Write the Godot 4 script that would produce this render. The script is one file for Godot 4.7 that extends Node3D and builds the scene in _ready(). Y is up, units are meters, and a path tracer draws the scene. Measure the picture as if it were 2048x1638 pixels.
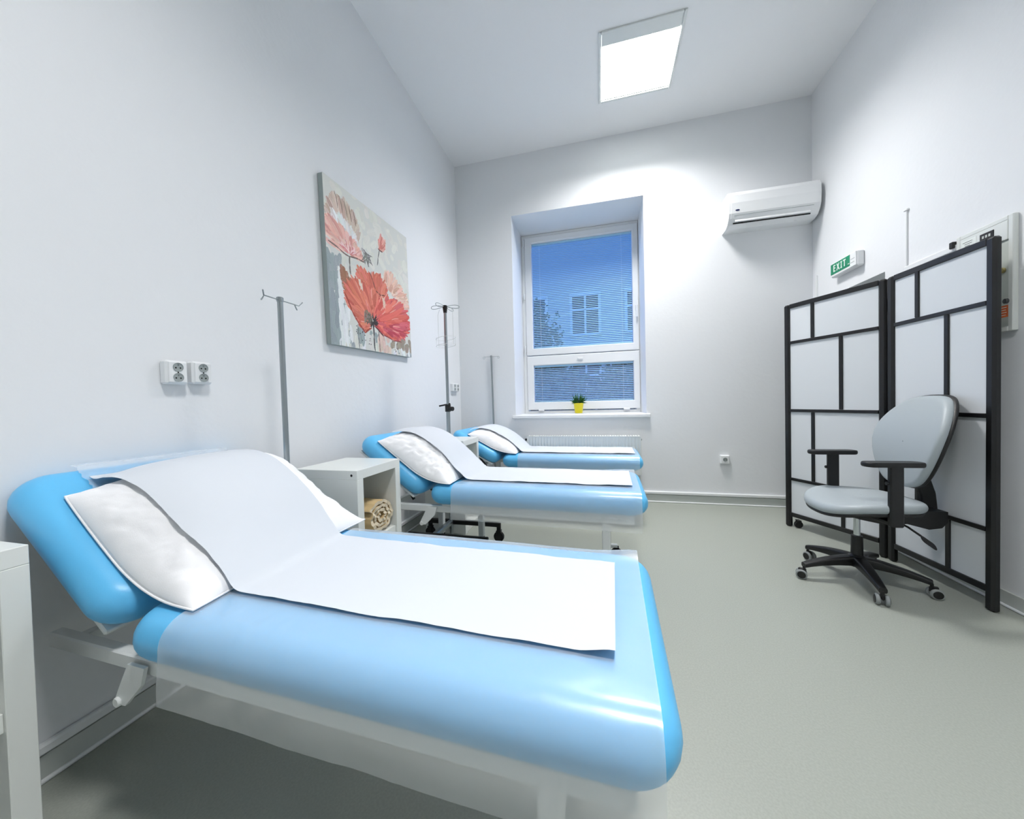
extends Node3D
# A clinic room with three blue couches, a folding screen and an office chair.
# Metres, y up. The camera stands at x = 0, z = 0 and the room runs towards -z.

const XL := -1.565      # left wall
const XR := 1.90        # right wall
const ZF := -3.79       # far wall
const ZB := 1.75        # wall behind the camera
const YC := 3.75        # ceiling
const HB := 0.58        # couch top
const LF := 1.22        # length of the flat couch section
const BW := 0.64        # couch width

var M := {}
var taken := {}
var rng := RandomNumberGenerator.new()
var noise := FastNoiseLite.new()

# ------------------------------------------------------------------ helpers
func numbered(called: String) -> String:
	if not taken.has(called):
		taken[called] = 0
		return called
	taken[called] += 1
	return "%s_%03d" % [called, taken[called]]

func ST() -> SurfaceTool:
	var st := SurfaceTool.new()
	st.begin(Mesh.PRIMITIVE_TRIANGLES)
	st.set_smooth_group(-1)
	return st

func mesh_of(st: SurfaceTool) -> ArrayMesh:
	st.generate_normals()
	return st.commit()

func obj(called: String, st: SurfaceTool, mat: Material, parent: Node = self) -> MeshInstance3D:
	var o := MeshInstance3D.new()
	o.mesh = mesh_of(st)
	o.material_override = mat
	o.name = numbered(called) if parent == self else called
	parent.add_child(o, true)
	return o

func put(called: String, mesh: Mesh, mat: Material, parent: Node) -> MeshInstance3D:
	var o := MeshInstance3D.new()
	o.mesh = mesh
	o.material_override = mat
	o.name = called
	parent.add_child(o, true)
	return o

func thing(called: String, label: String, category: String, at := Vector3.ZERO, turn := 0.0, group := "") -> Node3D:
	var o := Node3D.new()
	o.name = numbered(called)
	add_child(o)
	o.position = at
	o.rotation.y = turn
	tag(o, label, category, group)
	return o

func tag(o: Node, label: String, category: String, group := "") -> void:
	o.set_meta("label", label)
	o.set_meta("category", category)
	if group != "":
		o.set_meta("group", group)

func struct(o: Node, label: String, category: String) -> Node:
	o.set_meta("kind", "structure")
	tag(o, label, category)
	return o

func tri(st: SurfaceTool, a: Vector3, b: Vector3, c: Vector3) -> void:
	st.add_vertex(a)
	st.add_vertex(b)
	st.add_vertex(c)

func quad(st: SurfaceTool, a: Vector3, b: Vector3, c: Vector3, d: Vector3) -> void:
	tri(st, a, b, c)
	tri(st, a, c, d)

# box with chamfered edges; centre c, size s, turned by basis b
func bx(st: SurfaceTool, c: Vector3, s: Vector3, bev := 0.003, b := Basis.IDENTITY) -> void:
	st.set_smooth_group(-1)
	var h := s * 0.5
	bev = min(bev, min(h.x, min(h.y, h.z)) * 0.9)
	var p := func(x, y, z): return c + b * Vector3(x, y, z)
	for ax in 3:
		for sg in [-1.0, 1.0]:
			var q := []
			for k in [[-1, -1], [1, -1], [1, 1], [-1, 1]]:
				var v := Vector3.ZERO
				v[ax] = sg * h[ax]
				v[(ax + 1) % 3] = k[0] * (h[(ax + 1) % 3] - bev)
				v[(ax + 2) % 3] = k[1] * (h[(ax + 2) % 3] - bev)
				q.append(c + b * v)
			if sg > 0:
				quad(st, q[3], q[2], q[1], q[0])
			else:
				quad(st, q[0], q[1], q[2], q[3])
	if bev <= 0.0:
		return
	for ax in 3:                     # edges along axis ax
		var a1 := (ax + 1) % 3
		var a2 := (ax + 2) % 3
		for s1 in [-1.0, 1.0]:
			for s2 in [-1.0, 1.0]:
				var q := []
				for k in [[-1, 0], [1, 0], [1, 1], [-1, 1]]:
					var v := Vector3.ZERO
					v[ax] = k[0] * (h[ax] - bev)
					v[a1] = s1 * (h[a1] - (bev if k[1] == 1 else 0.0))
					v[a2] = s2 * (h[a2] - (0.0 if k[1] == 1 else bev))
					q.append(c + b * v)
				if s1 * s2 > 0:
					quad(st, q[0], q[1], q[2], q[3])
				else:
					quad(st, q[3], q[2], q[1], q[0])
	for sx in [-1.0, 1.0]:
		for sy in [-1.0, 1.0]:
			for sz in [-1.0, 1.0]:
				var a: Vector3 = p.call(sx * h.x, sy * (h.y - bev), sz * (h.z - bev))
				var d: Vector3 = p.call(sx * (h.x - bev), sy * h.y, sz * (h.z - bev))
				var e: Vector3 = p.call(sx * (h.x - bev), sy * (h.y - bev), sz * h.z)
				if sx * sy * sz > 0:
					tri(st, a, e, d)
				else:
					tri(st, a, d, e)

func bar(st: SurfaceTool, a: Vector3, b: Vector3, w: float, h: float, bev := 0.002, up := Vector3.UP) -> void:
	var x := (b - a).normalized()
	if absf(x.dot(up)) > 0.98:
		up = Vector3.FORWARD
	var z := x.cross(up).normalized()
	var y := z.cross(x)
	bx(st, (a + b) * 0.5, Vector3((b - a).length(), h, w), bev, Basis(x, y, z))

func tube(st: SurfaceTool, pts: Array, r: float, n := 10, closed := false) -> void:
	st.set_smooth_group(1)
	var rings := []
	var m := pts.size()
	var nrm := Vector3.ZERO
	for i in m:
		var t: Vector3
		if closed:
			t = (pts[(i + 1) % m] - pts[(i - 1 + m) % m]).normalized()
		else:
			t = (pts[min(i + 1, m - 1)] - pts[max(i - 1, 0)]).normalized()
		if nrm == Vector3.ZERO:
			nrm = t.cross(Vector3(0.31, 0.92, 0.17)).normalized()
		nrm = (nrm - t * nrm.dot(t)).normalized()
		var bn := t.cross(nrm)
		var ring := []
		for k in n:
			var a := TAU * k / n
			ring.append(pts[i] + (nrm * cos(a) + bn * sin(a)) * r)
		rings.append(ring)
	for i in (m if closed else m - 1):
		var r0: Array = rings[i]
		var r1: Array = rings[(i + 1) % m]
		for k in n:
			quad(st, r0[k], r1[k], r1[(k + 1) % n], r0[(k + 1) % n])
	if not closed:
		st.set_smooth_group(2)
		for k in range(1, n - 1):
			tri(st, rings[0][0], rings[0][k], rings[0][k + 1])
			tri(st, rings[m - 1][0], rings[m - 1][k + 1], rings[m - 1][k])
	st.set_smooth_group(-1)

# profile: array of Vector2(radius, height); turned about local y
func lathe(st: SurfaceTool, prof: Array, n := 20, xf := Transform3D.IDENTITY) -> void:
	var grp := 1
	for i in prof.size() - 1:
		if i > 0:
			var d0: Vector2 = (prof[i] - prof[i - 1]).normalized()
			var d1: Vector2 = (prof[i + 1] - prof[i]).normalized()
			if d0.dot(d1) < 0.8:
				grp += 1
		st.set_smooth_group(grp)
		for k in n:
			var a := TAU * k / n
			var b := TAU * (k + 1) / n
			var p: Vector2 = prof[i]
			var q: Vector2 = prof[i + 1]
			var A := xf * Vector3(p.x * cos(a), p.y, p.x * sin(a))
			var B := xf * Vector3(p.x * cos(b), p.y, p.x * sin(b))
			var C := xf * Vector3(q.x * cos(b), q.y, q.x * sin(b))
			var D := xf * Vector3(q.x * cos(a), q.y, q.x * sin(a))
			if p.x > 0.00001:
				tri(st, A, B, C)
			if q.x > 0.00001:
				tri(st, A, C, D)
	st.set_smooth_group(-1)

func cyl(st: SurfaceTool, a: Vector3, b: Vector3, r: float, n := 16, bev := 0.002) -> void:
	var y := (b - a).normalized()
	var x := y.cross(Vector3(0.3, 0.5, 0.81)).normalized()
	var l := (b - a).length()
	bev = min(bev, min(r, l) * 0.4)
	lathe(st, [Vector2(0, 0), Vector2(r - bev, 0), Vector2(r, bev), Vector2(r, l - bev), Vector2(r - bev, l), Vector2(0, l)], n, Transform3D(Basis(x, y, x.cross(y)), a))

# flat polygon (x, y) pushed out along z from z0 to z1, then placed
func prism(st: SurfaceTool, poly: PackedVector2Array, z0: float, z1: float, xf := Transform3D.IDENTITY) -> void:
	st.set_smooth_group(-1)
	if Geometry2D.is_polygon_clockwise(poly):
		poly.reverse()
	var t := Geometry2D.triangulate_polygon(poly)
	for i in range(0, t.size(), 3):
		var a := poly[t[i]]
		var b := poly[t[i + 1]]
		var c := poly[t[i + 2]]
		if (b - a).cross(c - a) < 0:
			var k := b
			b = c
			c = k
		tri(st, xf * Vector3(a.x, a.y, z1), xf * Vector3(c.x, c.y, z1), xf * Vector3(b.x, b.y, z1))
		tri(st, xf * Vector3(a.x, a.y, z0), xf * Vector3(b.x, b.y, z0), xf * Vector3(c.x, c.y, z0))
	for i in poly.size():
		var a := poly[i]
		var b := poly[(i + 1) % poly.size()]
		quad(st, xf * Vector3(a.x, a.y, z0), xf * Vector3(a.x, a.y, z1), xf * Vector3(b.x, b.y, z1), xf * Vector3(b.x, b.y, z0))

func rings_mesh(st: SurfaceTool, rings: Array, flip := false) -> void:
	st.set_smooth_group(1)
	for i in rings.size() - 1:
		var a: Array = rings[i]
		var b: Array = rings[i + 1]
		var n := a.size()
		for k in n:
			var l := (k + 1) % n
			if flip:
				quad(st, a[k], b[k], b[l], a[l])
			else:
				quad(st, a[k], a[l], b[l], b[k])
	st.set_smooth_group(-1)

func round_rect(hx: float, hz: float, r: float, n := 8) -> Array:
	var out := []
	r = clampf(r, 0.0005, min(hx, hz))
	for q in 4:
		var cx: float = (hx - r) * [1, -1, -1, 1][q]
		var cz: float = (hz - r) * [1, 1, -1, -1][q]
		for k in n + 1:
			var a := PI / 2 * (q + float(k) / n)
			out.append(Vector2(cx + cos(a) * r, cz + sin(a) * r))
	return out

# upholstered slab: x in [x0, x1], z centred, top at y = 0, bottom at -t
func pad(st: SurfaceTool, x0: float, x1: float, w: float, t: float, rc: float, re: float, crown: float, xf: Transform3D) -> void:
	var hx := (x1 - x0) / 2
	var hz := w / 2
	var cx := (x0 + x1) / 2
	var spec := []
	for q in [0.002, 0.35, 0.8]:
		spec.append(Vector2(lerpf(hz - 0.004, re, q), -t))
	for k in 13:
		var a := PI * k / 12 - PI / 2
		spec.append(Vector2(re * (1 - cos(a)), -t / 2 + t / 2 * sin(a) - crown))
	for q in [0.12, 0.3, 0.6, 0.998]:
		spec.append(Vector2(lerpf(re, hz - 0.004, q), -crown * pow(1 - q, 2)))
	var rings := []
	for s in spec:
		var ring := []
		for p in round_rect(hx - s.x, hz - s.x, rc - s.x):
			ring.append(xf * Vector3(cx + p.x, s.y, p.y))
		rings.append(ring)
	rings_mesh(st, rings)

# slab over a free outline (local x, y), thickness along z, shaped by fm
func slab(st: SurfaceTool, outline: Array, t: float, re: float, crown: float, fm: Callable, back := true) -> void:
	var spec := []
	if back:
		for q in [0.02, 0.5, 0.9]:
			spec.append(Vector2(q, 0))
	var n := 8
	for k in n + 1:
		var a := PI * k / n - PI / 2
		spec.append(Vector2(1.0 - re * (1 - cos(a)), t / 2 + t / 2 * sin(a)))
	for q in [0.85, 0.7, 0.5, 0.3, 0.15, 0.01]:
		spec.append(Vector2((1 - re) * q, t + crown * (1 - q * q)))
	var rings := []
	for s in spec:
		var ring := []
		for p in outline:
			ring.append(fm.call(Vector3(p.x * s.x, p.y * s.x, s.y)))
		rings.append(ring)
	rings_mesh(st, rings, true)

func grid(st: SurfaceTool, nu: int, nv: int, f: Callable, flip := false) -> void:
	st.set_smooth_group(1)
	var P := []
	for i in nu + 1:
		var row := []
		for j in nv + 1:
			row.append(f.call(float(i) / nu, float(j) / nv))
		P.append(row)
	for i in nu:
		for j in nv:
			if flip:
				quad(st, P[i][j], P[i][j + 1], P[i + 1][j + 1], P[i + 1][j])
			else:
				quad(st, P[i][j], P[i + 1][j], P[i + 1][j + 1], P[i][j + 1])
	st.set_smooth_group(-1)

# ------------------------------------------------------------------ materials
func mat(called: String, c: Color, rough := 0.6, metal := 0.0) -> StandardMaterial3D:
	var m := StandardMaterial3D.new()
	m.resource_name = called
	m.albedo_color = c
	m.roughness = rough
	m.metallic = metal
	M[called] = m
	return m

func noise_tex(freq: float, size := 512, oct := 4, ramp: Gradient = null) -> NoiseTexture2D:
	var n := FastNoiseLite.new()
	n.noise_type = FastNoiseLite.TYPE_SIMPLEX_SMOOTH
	n.frequency = freq
	n.fractal_octaves = oct
	n.seed = int(freq * 10000) + size
	var t := NoiseTexture2D.new()
	t.width = size
	t.height = size
	t.seamless = true
	t.noise = n
	if ramp:
		t.color_ramp = ramp
	return t

func relief(m: StandardMaterial3D, tex: Texture2D, cm: float, per_m: float) -> void:
	m.heightmap_enabled = true
	m.heightmap_texture = tex
	m.heightmap_scale = cm
	m.uv1_triplanar = true
	m.uv1_world_triplanar = true
	m.uv1_scale = Vector3.ONE * per_m

func two(a: Color, b: Color) -> Gradient:
	var g := Gradient.new()
	g.set_color(0, a)
	g.set_color(1, b)
	return g

func materials() -> void:
	var fine := noise_tex(0.05)
	var wall := mat("wall_paint", Color(0.92, 0.93, 0.94), 0.75)
	relief(wall, noise_tex(0.02), 0.05, 1.6)
	mat("ceiling_paint", Color(0.97, 0.975, 0.98), 0.85)
	var fl := mat("floor_vinyl", Color(1, 1, 1), 0.38)
	fl.albedo_texture = noise_tex(0.11, 512, 3, two(Color(0.595, 0.615, 0.58), Color(0.645, 0.665, 0.63)))
	fl.uv1_triplanar = true
	fl.uv1_world_triplanar = true
	fl.uv1_scale = Vector3.ONE * 2.0
	mat("skirting", Color(0.78, 0.80, 0.785), 0.5)
	mat("white_plastic", Color(0.93, 0.94, 0.945), 0.35)
	mat("white_lacquer", Color(0.90, 0.915, 0.90), 0.3)
	mat("white_steel", Color(0.88, 0.895, 0.89), 0.35)
	var blue := mat("blue_vinyl", Color(0.38, 0.745, 0.945), 0.36)
	relief(blue, fine, 0.012, 9.0)
	var film := mat("clear_film", Color(0.95, 0.965, 0.975, 0.27), 0.24)
	film.transparency = BaseMaterial3D.TRANSPARENCY_ALPHA
	film.cull_mode = BaseMaterial3D.CULL_DISABLED
	var paper := mat("paper", Color(0.835, 0.86, 0.89), 0.85)
	paper.cull_mode = BaseMaterial3D.CULL_DISABLED
	var linen := mat("linen", Color(0.97, 0.975, 0.985), 0.9)
	relief(linen, fine, 0.02, 12.0)
	linen.rim_enabled = true
	linen.rim = 0.2
	var beige := mat("beige_fleece", Color(0.80, 0.70, 0.52), 0.95)
	relief(beige, fine, 0.12, 10.0)
	mat("beige_fleece_inside", Color(0.85, 0.80, 0.70), 0.95)
	mat("black_plastic", Color(0.03, 0.034, 0.038), 0.45)
	mat("black_frame", Color(0.03, 0.034, 0.042), 0.4, 0.0)
	mat("rubber", Color(0.07, 0.07, 0.075), 0.7)
	mat("grey_rubber", Color(0.55, 0.57, 0.57), 0.5)
	mat("steel", Color(0.62, 0.65, 0.66), 0.28, 0.9)
	mat("chrome", Color(0.75, 0.77, 0.78), 0.15, 1.0)
	var inf := mat("infill", Color(0.86, 0.88, 0.895), 0.4)
	inf.backlight_enabled = true
	inf.backlight = Color(0.35, 0.35, 0.35)
	mat("chair_grey", Color(0.64, 0.675, 0.69), 0.42)
	mat("slat_blue", Color(0.66, 0.86, 0.98), 0.4)
	var gl := mat("glass", Color(0.95, 0.99, 1.0, 0.03), 0.0)
	gl.transparency = BaseMaterial3D.TRANSPARENCY_ALPHA
	var g2 := mat("coated_glass", Color(0.95, 0.99, 1.0, 0.03), 0.0)
	g2.transparency = BaseMaterial3D.TRANSPARENCY_ALPHA
	g2.metallic_specular = 0.12
	mat("pot_yellow", Color(0.90, 0.84, 0.05), 0.35)
	mat("soil", Color(0.16, 0.11, 0.08), 0.95)
	var leaf := mat("leaf_green", Color(0.13, 0.33, 0.12), 0.5)
	leaf.cull_mode = BaseMaterial3D.CULL_DISABLED
	leaf.backlight_enabled = true
	leaf.backlight = Color(0.2, 0.3, 0.1)
	mat("socket_hollow", Color(0.62, 0.65, 0.65), 0.45)
	mat("dark_hole", Color(0.03, 0.03, 0.03), 0.8)
	mat("sign_green", Color(0.0, 0.53, 0.38), 0.4)
	mat("sign_white", Color(0.95, 0.97, 0.95), 0.4)
	mat("cabinet_grey", Color(0.80, 0.825, 0.80), 0.5)
	mat("orange_label", Color(0.86, 0.42, 0.22), 0.6)
	mat("ink", Color(0.10, 0.10, 0.12), 0.7)
	mat("logo_blue", Color(0.05, 0.08, 0.28), 0.3)
	mat("brass", Color(0.72, 0.66, 0.45), 0.3, 0.8)
	mat("canvas_grey", Color(0.60, 0.645, 0.64), 0.8)
	mat("door_grey", Color(0.80, 0.82, 0.80), 0.5)
	mat("facade", Color(0.74, 0.74, 0.70), 0.9)
	mat("facade_trim", Color(0.85, 0.85, 0.82), 0.8)
	mat("facade_glass", Color(0.10, 0.13, 0.17), 0.12)
	mat("lawn", Color(0.20, 0.28, 0.13), 0.95)
	mat("bark", Color(0.22, 0.17, 0.13), 0.95)
	var tl := mat("tree_leaf", Color(0.16, 0.30, 0.13), 0.6)
	tl.cull_mode = BaseMaterial3D.CULL_DISABLED
	var glow := mat("lamp_glow", Color(1, 1, 1), 0.6)
	glow.emission_enabled = true
	glow.emission = Color(0.97, 0.99, 1.0)
	glow.emission_energy_multiplier = 2.2

# ------------------------------------------------------------------ main
func _ready() -> void:
	rng.seed = 4711
	noise.seed = 7
	noise.frequency = 1.0
	noise.noise_type = FastNoiseLite.TYPE_SIMPLEX_SMOOTH
	camera_and_sky()
	materials()
	room()
	window()
	lamps()
	beds()
	nightstands()
	folding_screen()
	office_chair()
	wall_things()
	drip_stands()
	painting()
	small_things()
	outside()

func camera_and_sky() -> void:
	var f := 700.0                                     # focal length for an image 2048 wide
	var d := Vector3(1200 - 1024, 800 - 819, f).normalized()     # where the room's depth axis points, seen by the camera
	var r := deg_to_rad(1.1)
	var up := Vector3(-sin(r), -cos(r), 0)
	up = (up - d * up.dot(d)).normalized()
	var right := up.cross(d)
	if right.x < 0:
		right = -right
	var cam := Camera3D.new()
	cam.name = "camera"
	cam.basis = Basis(Vector3(right.x, up.x, -d.x), -Vector3(right.y, up.y, -d.y), -Vector3(right.z, up.z, -d.z))
	cam.position = Vector3(0, 1.05, 0)
	cam.fov = rad_to_deg(2 * atan(819.0 / f))
	cam.near = 0.02
	cam.far = 200
	add_child(cam)
	cam.current = true
	var sky := Sky.new()
	var sm := ProceduralSkyMaterial.new()
	sm.sky_top_color = Color(0.26, 0.48, 0.86)
	sm.sky_horizon_color = Color(0.45, 0.66, 0.96)
	sm.ground_horizon_color = Color(0.40, 0.52, 0.66)
	sm.ground_bottom_color = Color(0.20, 0.25, 0.30)
	sm.energy_multiplier = 5.0
	sky.sky_material = sm
	var e := Environment.new()
	e.background_mode = Environment.BG_SKY
	e.sky = sky
	e.tonemap_mode = Environment.TONE_MAPPER_LINEAR
	e.tonemap_exposure = 0.61
	e.sdfgi_enabled = true
	e.ssao_enabled = true
	e.ssil_enabled = true
	var w := WorldEnvironment.new()
	w.name = "world_environment"
	w.environment = e
	add_child(w)

# ------------------------------------------------------------------ room shell
func seg(st: SurfaceTool, a: Vector3, b: Vector3) -> void:
	bx(st, (a + b) / 2, (b - a).abs(), 0.0)

func room() -> void:
	var st := ST()
	seg(st, Vector3(XL - 0.3, -0.15, ZF - 0.7), Vector3(XR + 0.4, 0, ZB + 0.2))
	struct(obj("floor", st, M.floor_vinyl), "smooth grey-green vinyl floor of the clinic room", "floor")
	st = ST()
	# the ceiling, with the two openings in which the lamps sit
	var x0 := 0.05
	var x1 := 0.63
	var z := [ZB + 0.2, 0.105, -0.505, -2.73, -3.34, ZF - 0.7]
	for i in 5:
		if i % 2 == 0:
			seg(st, Vector3(XL - 0.3, YC, z[i]), Vector3(XR + 0.4, YC + 0.2, z[i + 1]))
		else:
			seg(st, Vector3(XL - 0.3, YC, z[i]), Vector3(x0, YC + 0.2, z[i + 1]))
			seg(st, Vector3(x1, YC, z[i]), Vector3(XR + 0.4, YC + 0.2, z[i + 1]))
			seg(st, Vector3(x0, YC + 0.12, z[i]), Vector3(x1, YC + 0.2, z[i + 1]))
	struct(obj("ceiling", st, M.ceiling_paint), "high plain white ceiling with recessed square lamps", "ceiling")
	st = ST()
	seg(st, Vector3(XL - 0.3, 0, ZF - 0.7), Vector3(XL, YC, ZB + 0.2))
	struct(obj("wall_left", st, M.wall_paint), "bare white wall at the heads of the beds", "wall")
	# far wall with the window opening
	st = ST()
	var wx0 := -0.912
	var wx1 := 0.458
	var zo := ZF - 0.60
	seg(st, Vector3(XL, 0, zo), Vector3(wx0, YC, ZF))
	seg(st, Vector3(wx1, 0, zo), Vector3(XR, YC, ZF))
	seg(st, Vector3(wx0, 0, zo), Vector3(wx1, 0.885, ZF))
	seg(st, Vector3(wx0, 3.098, zo), Vector3(wx1, YC, ZF))
	struct(obj("wall_far", st, M.wall_paint), "white end wall with the deep window niche", "wall")
	# right wall with the doorway behind the screen
	st = ST()
	var d0 := -3.68
	var d1 := -2.957
	seg(st, Vector3(XR, 0, ZF - 0.6), Vector3(XR + 0.35, YC, d0))
	seg(st, Vector3(XR, 0, d1), Vector3(XR + 0.35, YC, ZB + 0.2))
	seg(st, Vector3(XR, 1.877, d0), Vector3(XR + 0.35, YC, d1))
	struct(obj("wall_right", st, M.wall_paint), "white wall behind the folding screen", "wall")
	st = ST()
	seg(st, Vector3(XL, 0, ZB), Vector3(XR, YC, ZB + 0.2))
	struct(obj("wall_back", st, M.wall_paint), "plain white wall behind the photographer", "wall")
	var dr := Node3D.new()
	dr.name = "door_1"
	dr.position = Vector3(XR + 0.27, 0, (d0 + d1) / 2)
	add_child(dr)
	struct(dr, "grey door leaf deep in the doorway behind the folding screen", "door")
	st = ST()
	bx(st, Vector3(0.02, 0.94, 0), Vector3(0.04, 1.87, d1 - d0 - 0.01), 0.002)
	obj("door_leaf", st, M.door_grey, dr)
	st = ST()
	tube(st, [Vector3(0, 1.0, 0.27), Vector3(-0.05, 1.0, 0.27), Vector3(-0.055, 1.0, 0.25), Vector3(-0.055, 1.0, 0.15)], 0.009, 8)
	obj("handle", st, M.steel, dr)
	# skirting, white bead at the floor and the cable trunking above it
	var runs := [["left", Vector3(XL, 0, ZB), Vector3(XL, 0, ZF), Vector3(1, 0, 0)], ["far", Vector3(XL, 0, ZF), Vector3(XR, 0, ZF), Vector3(0, 0, 1)], ["right", Vector3(XR, 0, d1), Vector3(XR, 0, ZB), Vector3(-1, 0, 0)]]
	var words := {"left": "along the wall at the bed heads", "far": "under the window and radiator", "right": "behind the folding screen and chair"}
	var k := 0
	for q in runs:
		var n: Vector3 = q[3]
		st = ST()
		bar(st, q[1] + n * 0.005 + Vector3(0, 0.038, 0), q[2] + n * 0.005 + Vector3(0, 0.038, 0), 0.01, 0.076, 0.001)
		var o = struct(obj("baseboard_" + q[0], st, M.skirting), "low grey skirting " + words[q[0]], "baseboard")
		st = ST()
		tube(st, [q[1] + n * 0.012 + Vector3(0, 0.006, 0), q[2] + n * 0.012 + Vector3(0, 0.006, 0)], 0.007, 8)
		obj("floor_bead", st, M.white_plastic, o)
		if q[0] == "right":
			continue
		k += 1
		st = ST()
		bar(st, q[1] + n * 0.011 + Vector3(0, 0.098, 0), q[2] + n * 0.011 + Vector3(0, 0.098, 0), 0.022, 0.03, 0.006)
		struct(obj("trim_%d" % k, st, M.white_plastic), "white cable trunking above the skirting " + words[q[0]], "trunking")

# ------------------------------------------------------------------ window, sill and blinds
func frame(st: SurfaceTool, x0: float, x1: float, y0: float, y1: float, w: float, z0: float, z1: float, wb := -1.0) -> void:
	if wb < 0:
		wb = w
	var zc := (z0 + z1) / 2
	var d := absf(z1 - z0)
	bx(st, Vector3((x0 + x1) / 2, y1 - w / 2, zc), Vector3(x1 - x0, w, d), 0.006)
	bx(st, Vector3((x0 + x1) / 2, y0 + wb / 2, zc), Vector3(x1 - x0, wb, d), 0.006)
	bx(st, Vector3(x0 + w / 2, (y0 + y1) / 2, zc), Vector3(w, y1 - y0 - 0.004, d - 0.001), 0.006)
	bx(st, Vector3(x1 - w / 2, (y0 + y1) / 2, zc), Vector3(w, y1 - y0 - 0.004, d - 0.001), 0.006)

func window() -> void:
	var w := Node3D.new()
	w.name = "window_1"
	w.position = Vector3(-0.2, 0.94, -4.27)
	add_child(w)
	struct(w, "tall white plastic window in a deep niche, with blue blinds", "window")
	var off := -w.position
	var st := ST()
	frame(st, -0.912, 0.458, 0.90, 3.098, 0.05, -4.285, -4.385, 0.035)
	var o := obj("window_frame", st, M.white_plastic, w)
	o.position = off
	for q in [["upper_sash", 1.618, 3.065, 1.702, 2.988], ["lower_sash", 0.945, 1.610, 1.040, 1.494]]:
		st = ST()
		var x0 := -0.872
		var x1 := 0.452
		bx(st, Vector3((x0 + x1) / 2, (q[2] + q[4]) / 2, -4.31), Vector3(x1 - x0, q[2] - q[4], 0.08), 0.008)
		bx(st, Vector3((x0 + x1) / 2, (q[1] + q[3]) / 2, -4.31), Vector3(x1 - x0, q[3] - q[1], 0.08), 0.008)
		bx(st, Vector3((x0 - 0.786) / 2, (q[1] + q[2]) / 2, -4.3105), Vector3(-0.786 - x0, q[2] - q[1] - 0.004, 0.08), 0.008)
		bx(st, Vector3((x1 + 0.385) / 2, (q[1] + q[2]) / 2, -4.3105), Vector3(x1 - 0.385, q[2] - q[1] - 0.004, 0.08), 0.008)
		o = obj(q[0], st, M.white_plastic, w)
		o.position = off
		st = ST()
		bx(st, Vector3(-0.2005, (q[3] + q[4]) / 2, -4.292), Vector3(1.175, q[4] - q[3] + 0.004, 0.004), 0.0)
		obj("glass_pane", st, M.coated_glass if q[0] == "upper_sash" else M.glass, o)
		st = ST()
		if q[0] == "upper_sash":
			bx(st, Vector3(0.425, 2.10, -4.264), Vector3(0.026, 0.07, 0.012), 0.004)
			cyl(st, Vector3(0.425, 2.10, -4.26), Vector3(0.425, 2.10, -4.235), 0.009, 10)
			bx(st, Vector3(0.425, 2.05, -4.229), Vector3(0.02, 0.13, 0.014), 0.005)
			obj("handle", st, M.white_plastic, o)
			for yy in [1.70, 2.34, 3.0]:
				st = ST()
				cyl(st, Vector3(-0.882, yy - 0.04, -4.262), Vector3(-0.882, yy + 0.04, -4.262), 0.009, 10)
				obj("hinge", st, M.white_plastic, o)
		else:
			bx(st, Vector3(-0.22, 1.553, -4.262), Vector3(0.07, 0.03, 0.016), 0.006)
			obj("handle", st, M.white_plastic, o)
			for xx in [-0.70, 0.30]:
				st = ST()
				bx(st, Vector3(xx, 0.944, -4.262), Vector3(0.07, 0.022, 0.02), 0.005)
				obj("hinge", st, M.white_plastic, o)
	st = ST()
	bx(st, Vector3(-0.227, 0.892, -4.02), Vector3(1.369, 0.022, 0.53), 0.004)
	bx(st, Vector3(-0.227, 0.884, -3.773), Vector3(1.44, 0.036, 0.045), 0.006)
	o = obj("window_sill", st, M.white_plastic, w)
	o.position = off
	# the two blinds: thin curved slats behind the glass
	var ss := ST()
	grid(ss, 1, 4, func(u, v):
		var t: float = v * 2 - 1
		return Vector3((u - 0.5) * 1.16, 0.0022 * (1 - t * t), t * 0.0115))
	var slat := mesh_of(ss)
	for q in [["tall blue slatted blind in the upper window sash", 1.702, 2.988, 0.0212, 34.0], ["low blue slatted blind behind the yellow flowerpot", 1.040, 1.494, 0.0212, 30.0]]:
		var b := thing("window_blind", q[0], "blind", Vector3(-0.2005, q[1], -4.312), 0.0, "")
		st = ST()
		bx(st, Vector3(0, q[2] - q[1] - 0.012, 0), Vector3(1.165, 0.022, 0.022), 0.003)
		obj("head_rail", st, M.slat_blue, b)
		st = ST()
		bx(st, Vector3(0, 0.008, 0), Vector3(1.16, 0.012, 0.022), 0.003)
		obj("bottom_rail", st, M.slat_blue, b)
		var n := int((q[2] - q[1] - 0.05) / q[3])
		for i in n:
			var s := put("slat", slat, M.slat_blue, b)
			s.position = Vector3(0, 0.026 + i * q[3], 0)
			s.rotation.x = deg_to_rad(q[4] + 1.2 * noise.get_noise_1d(i * 3.7))
		for xx in [-0.49, 0.47]:
			st = ST()
			tube(st, [Vector3(xx, 0.01, 0.0125), Vector3(xx, q[2] - q[1] - 0.02, 0.0125)], 0.0012, 5)
			obj("ladder_cord", st, M.white_plastic, b)
	# the plant on the sill
	var p := thing("potted_plant", "small green plant in a yellow pot on the window sill", "plant", Vector3(-0.243, 0.9035, -4.14))
	st = ST()
	lathe(st, [Vector2(0, 0), Vector2(0.041, 0), Vector2(0.043, 0.003), Vector2(0.056, 0.108), Vector2(0.058, 0.111), Vector2(0.058, 0.118), Vector2(0.054, 0.118), Vector2(0.052, 0.10), Vector2(0, 0.10)], 28)
	obj("pot", st, M.pot_yellow, p)
	st = ST()
	lathe(st, [Vector2(0.052, 0.101), Vector2(0.03, 0.106), Vector2(0, 0.107)], 16)
	obj("soil", st, M.soil, p)
	st = ST()
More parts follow.
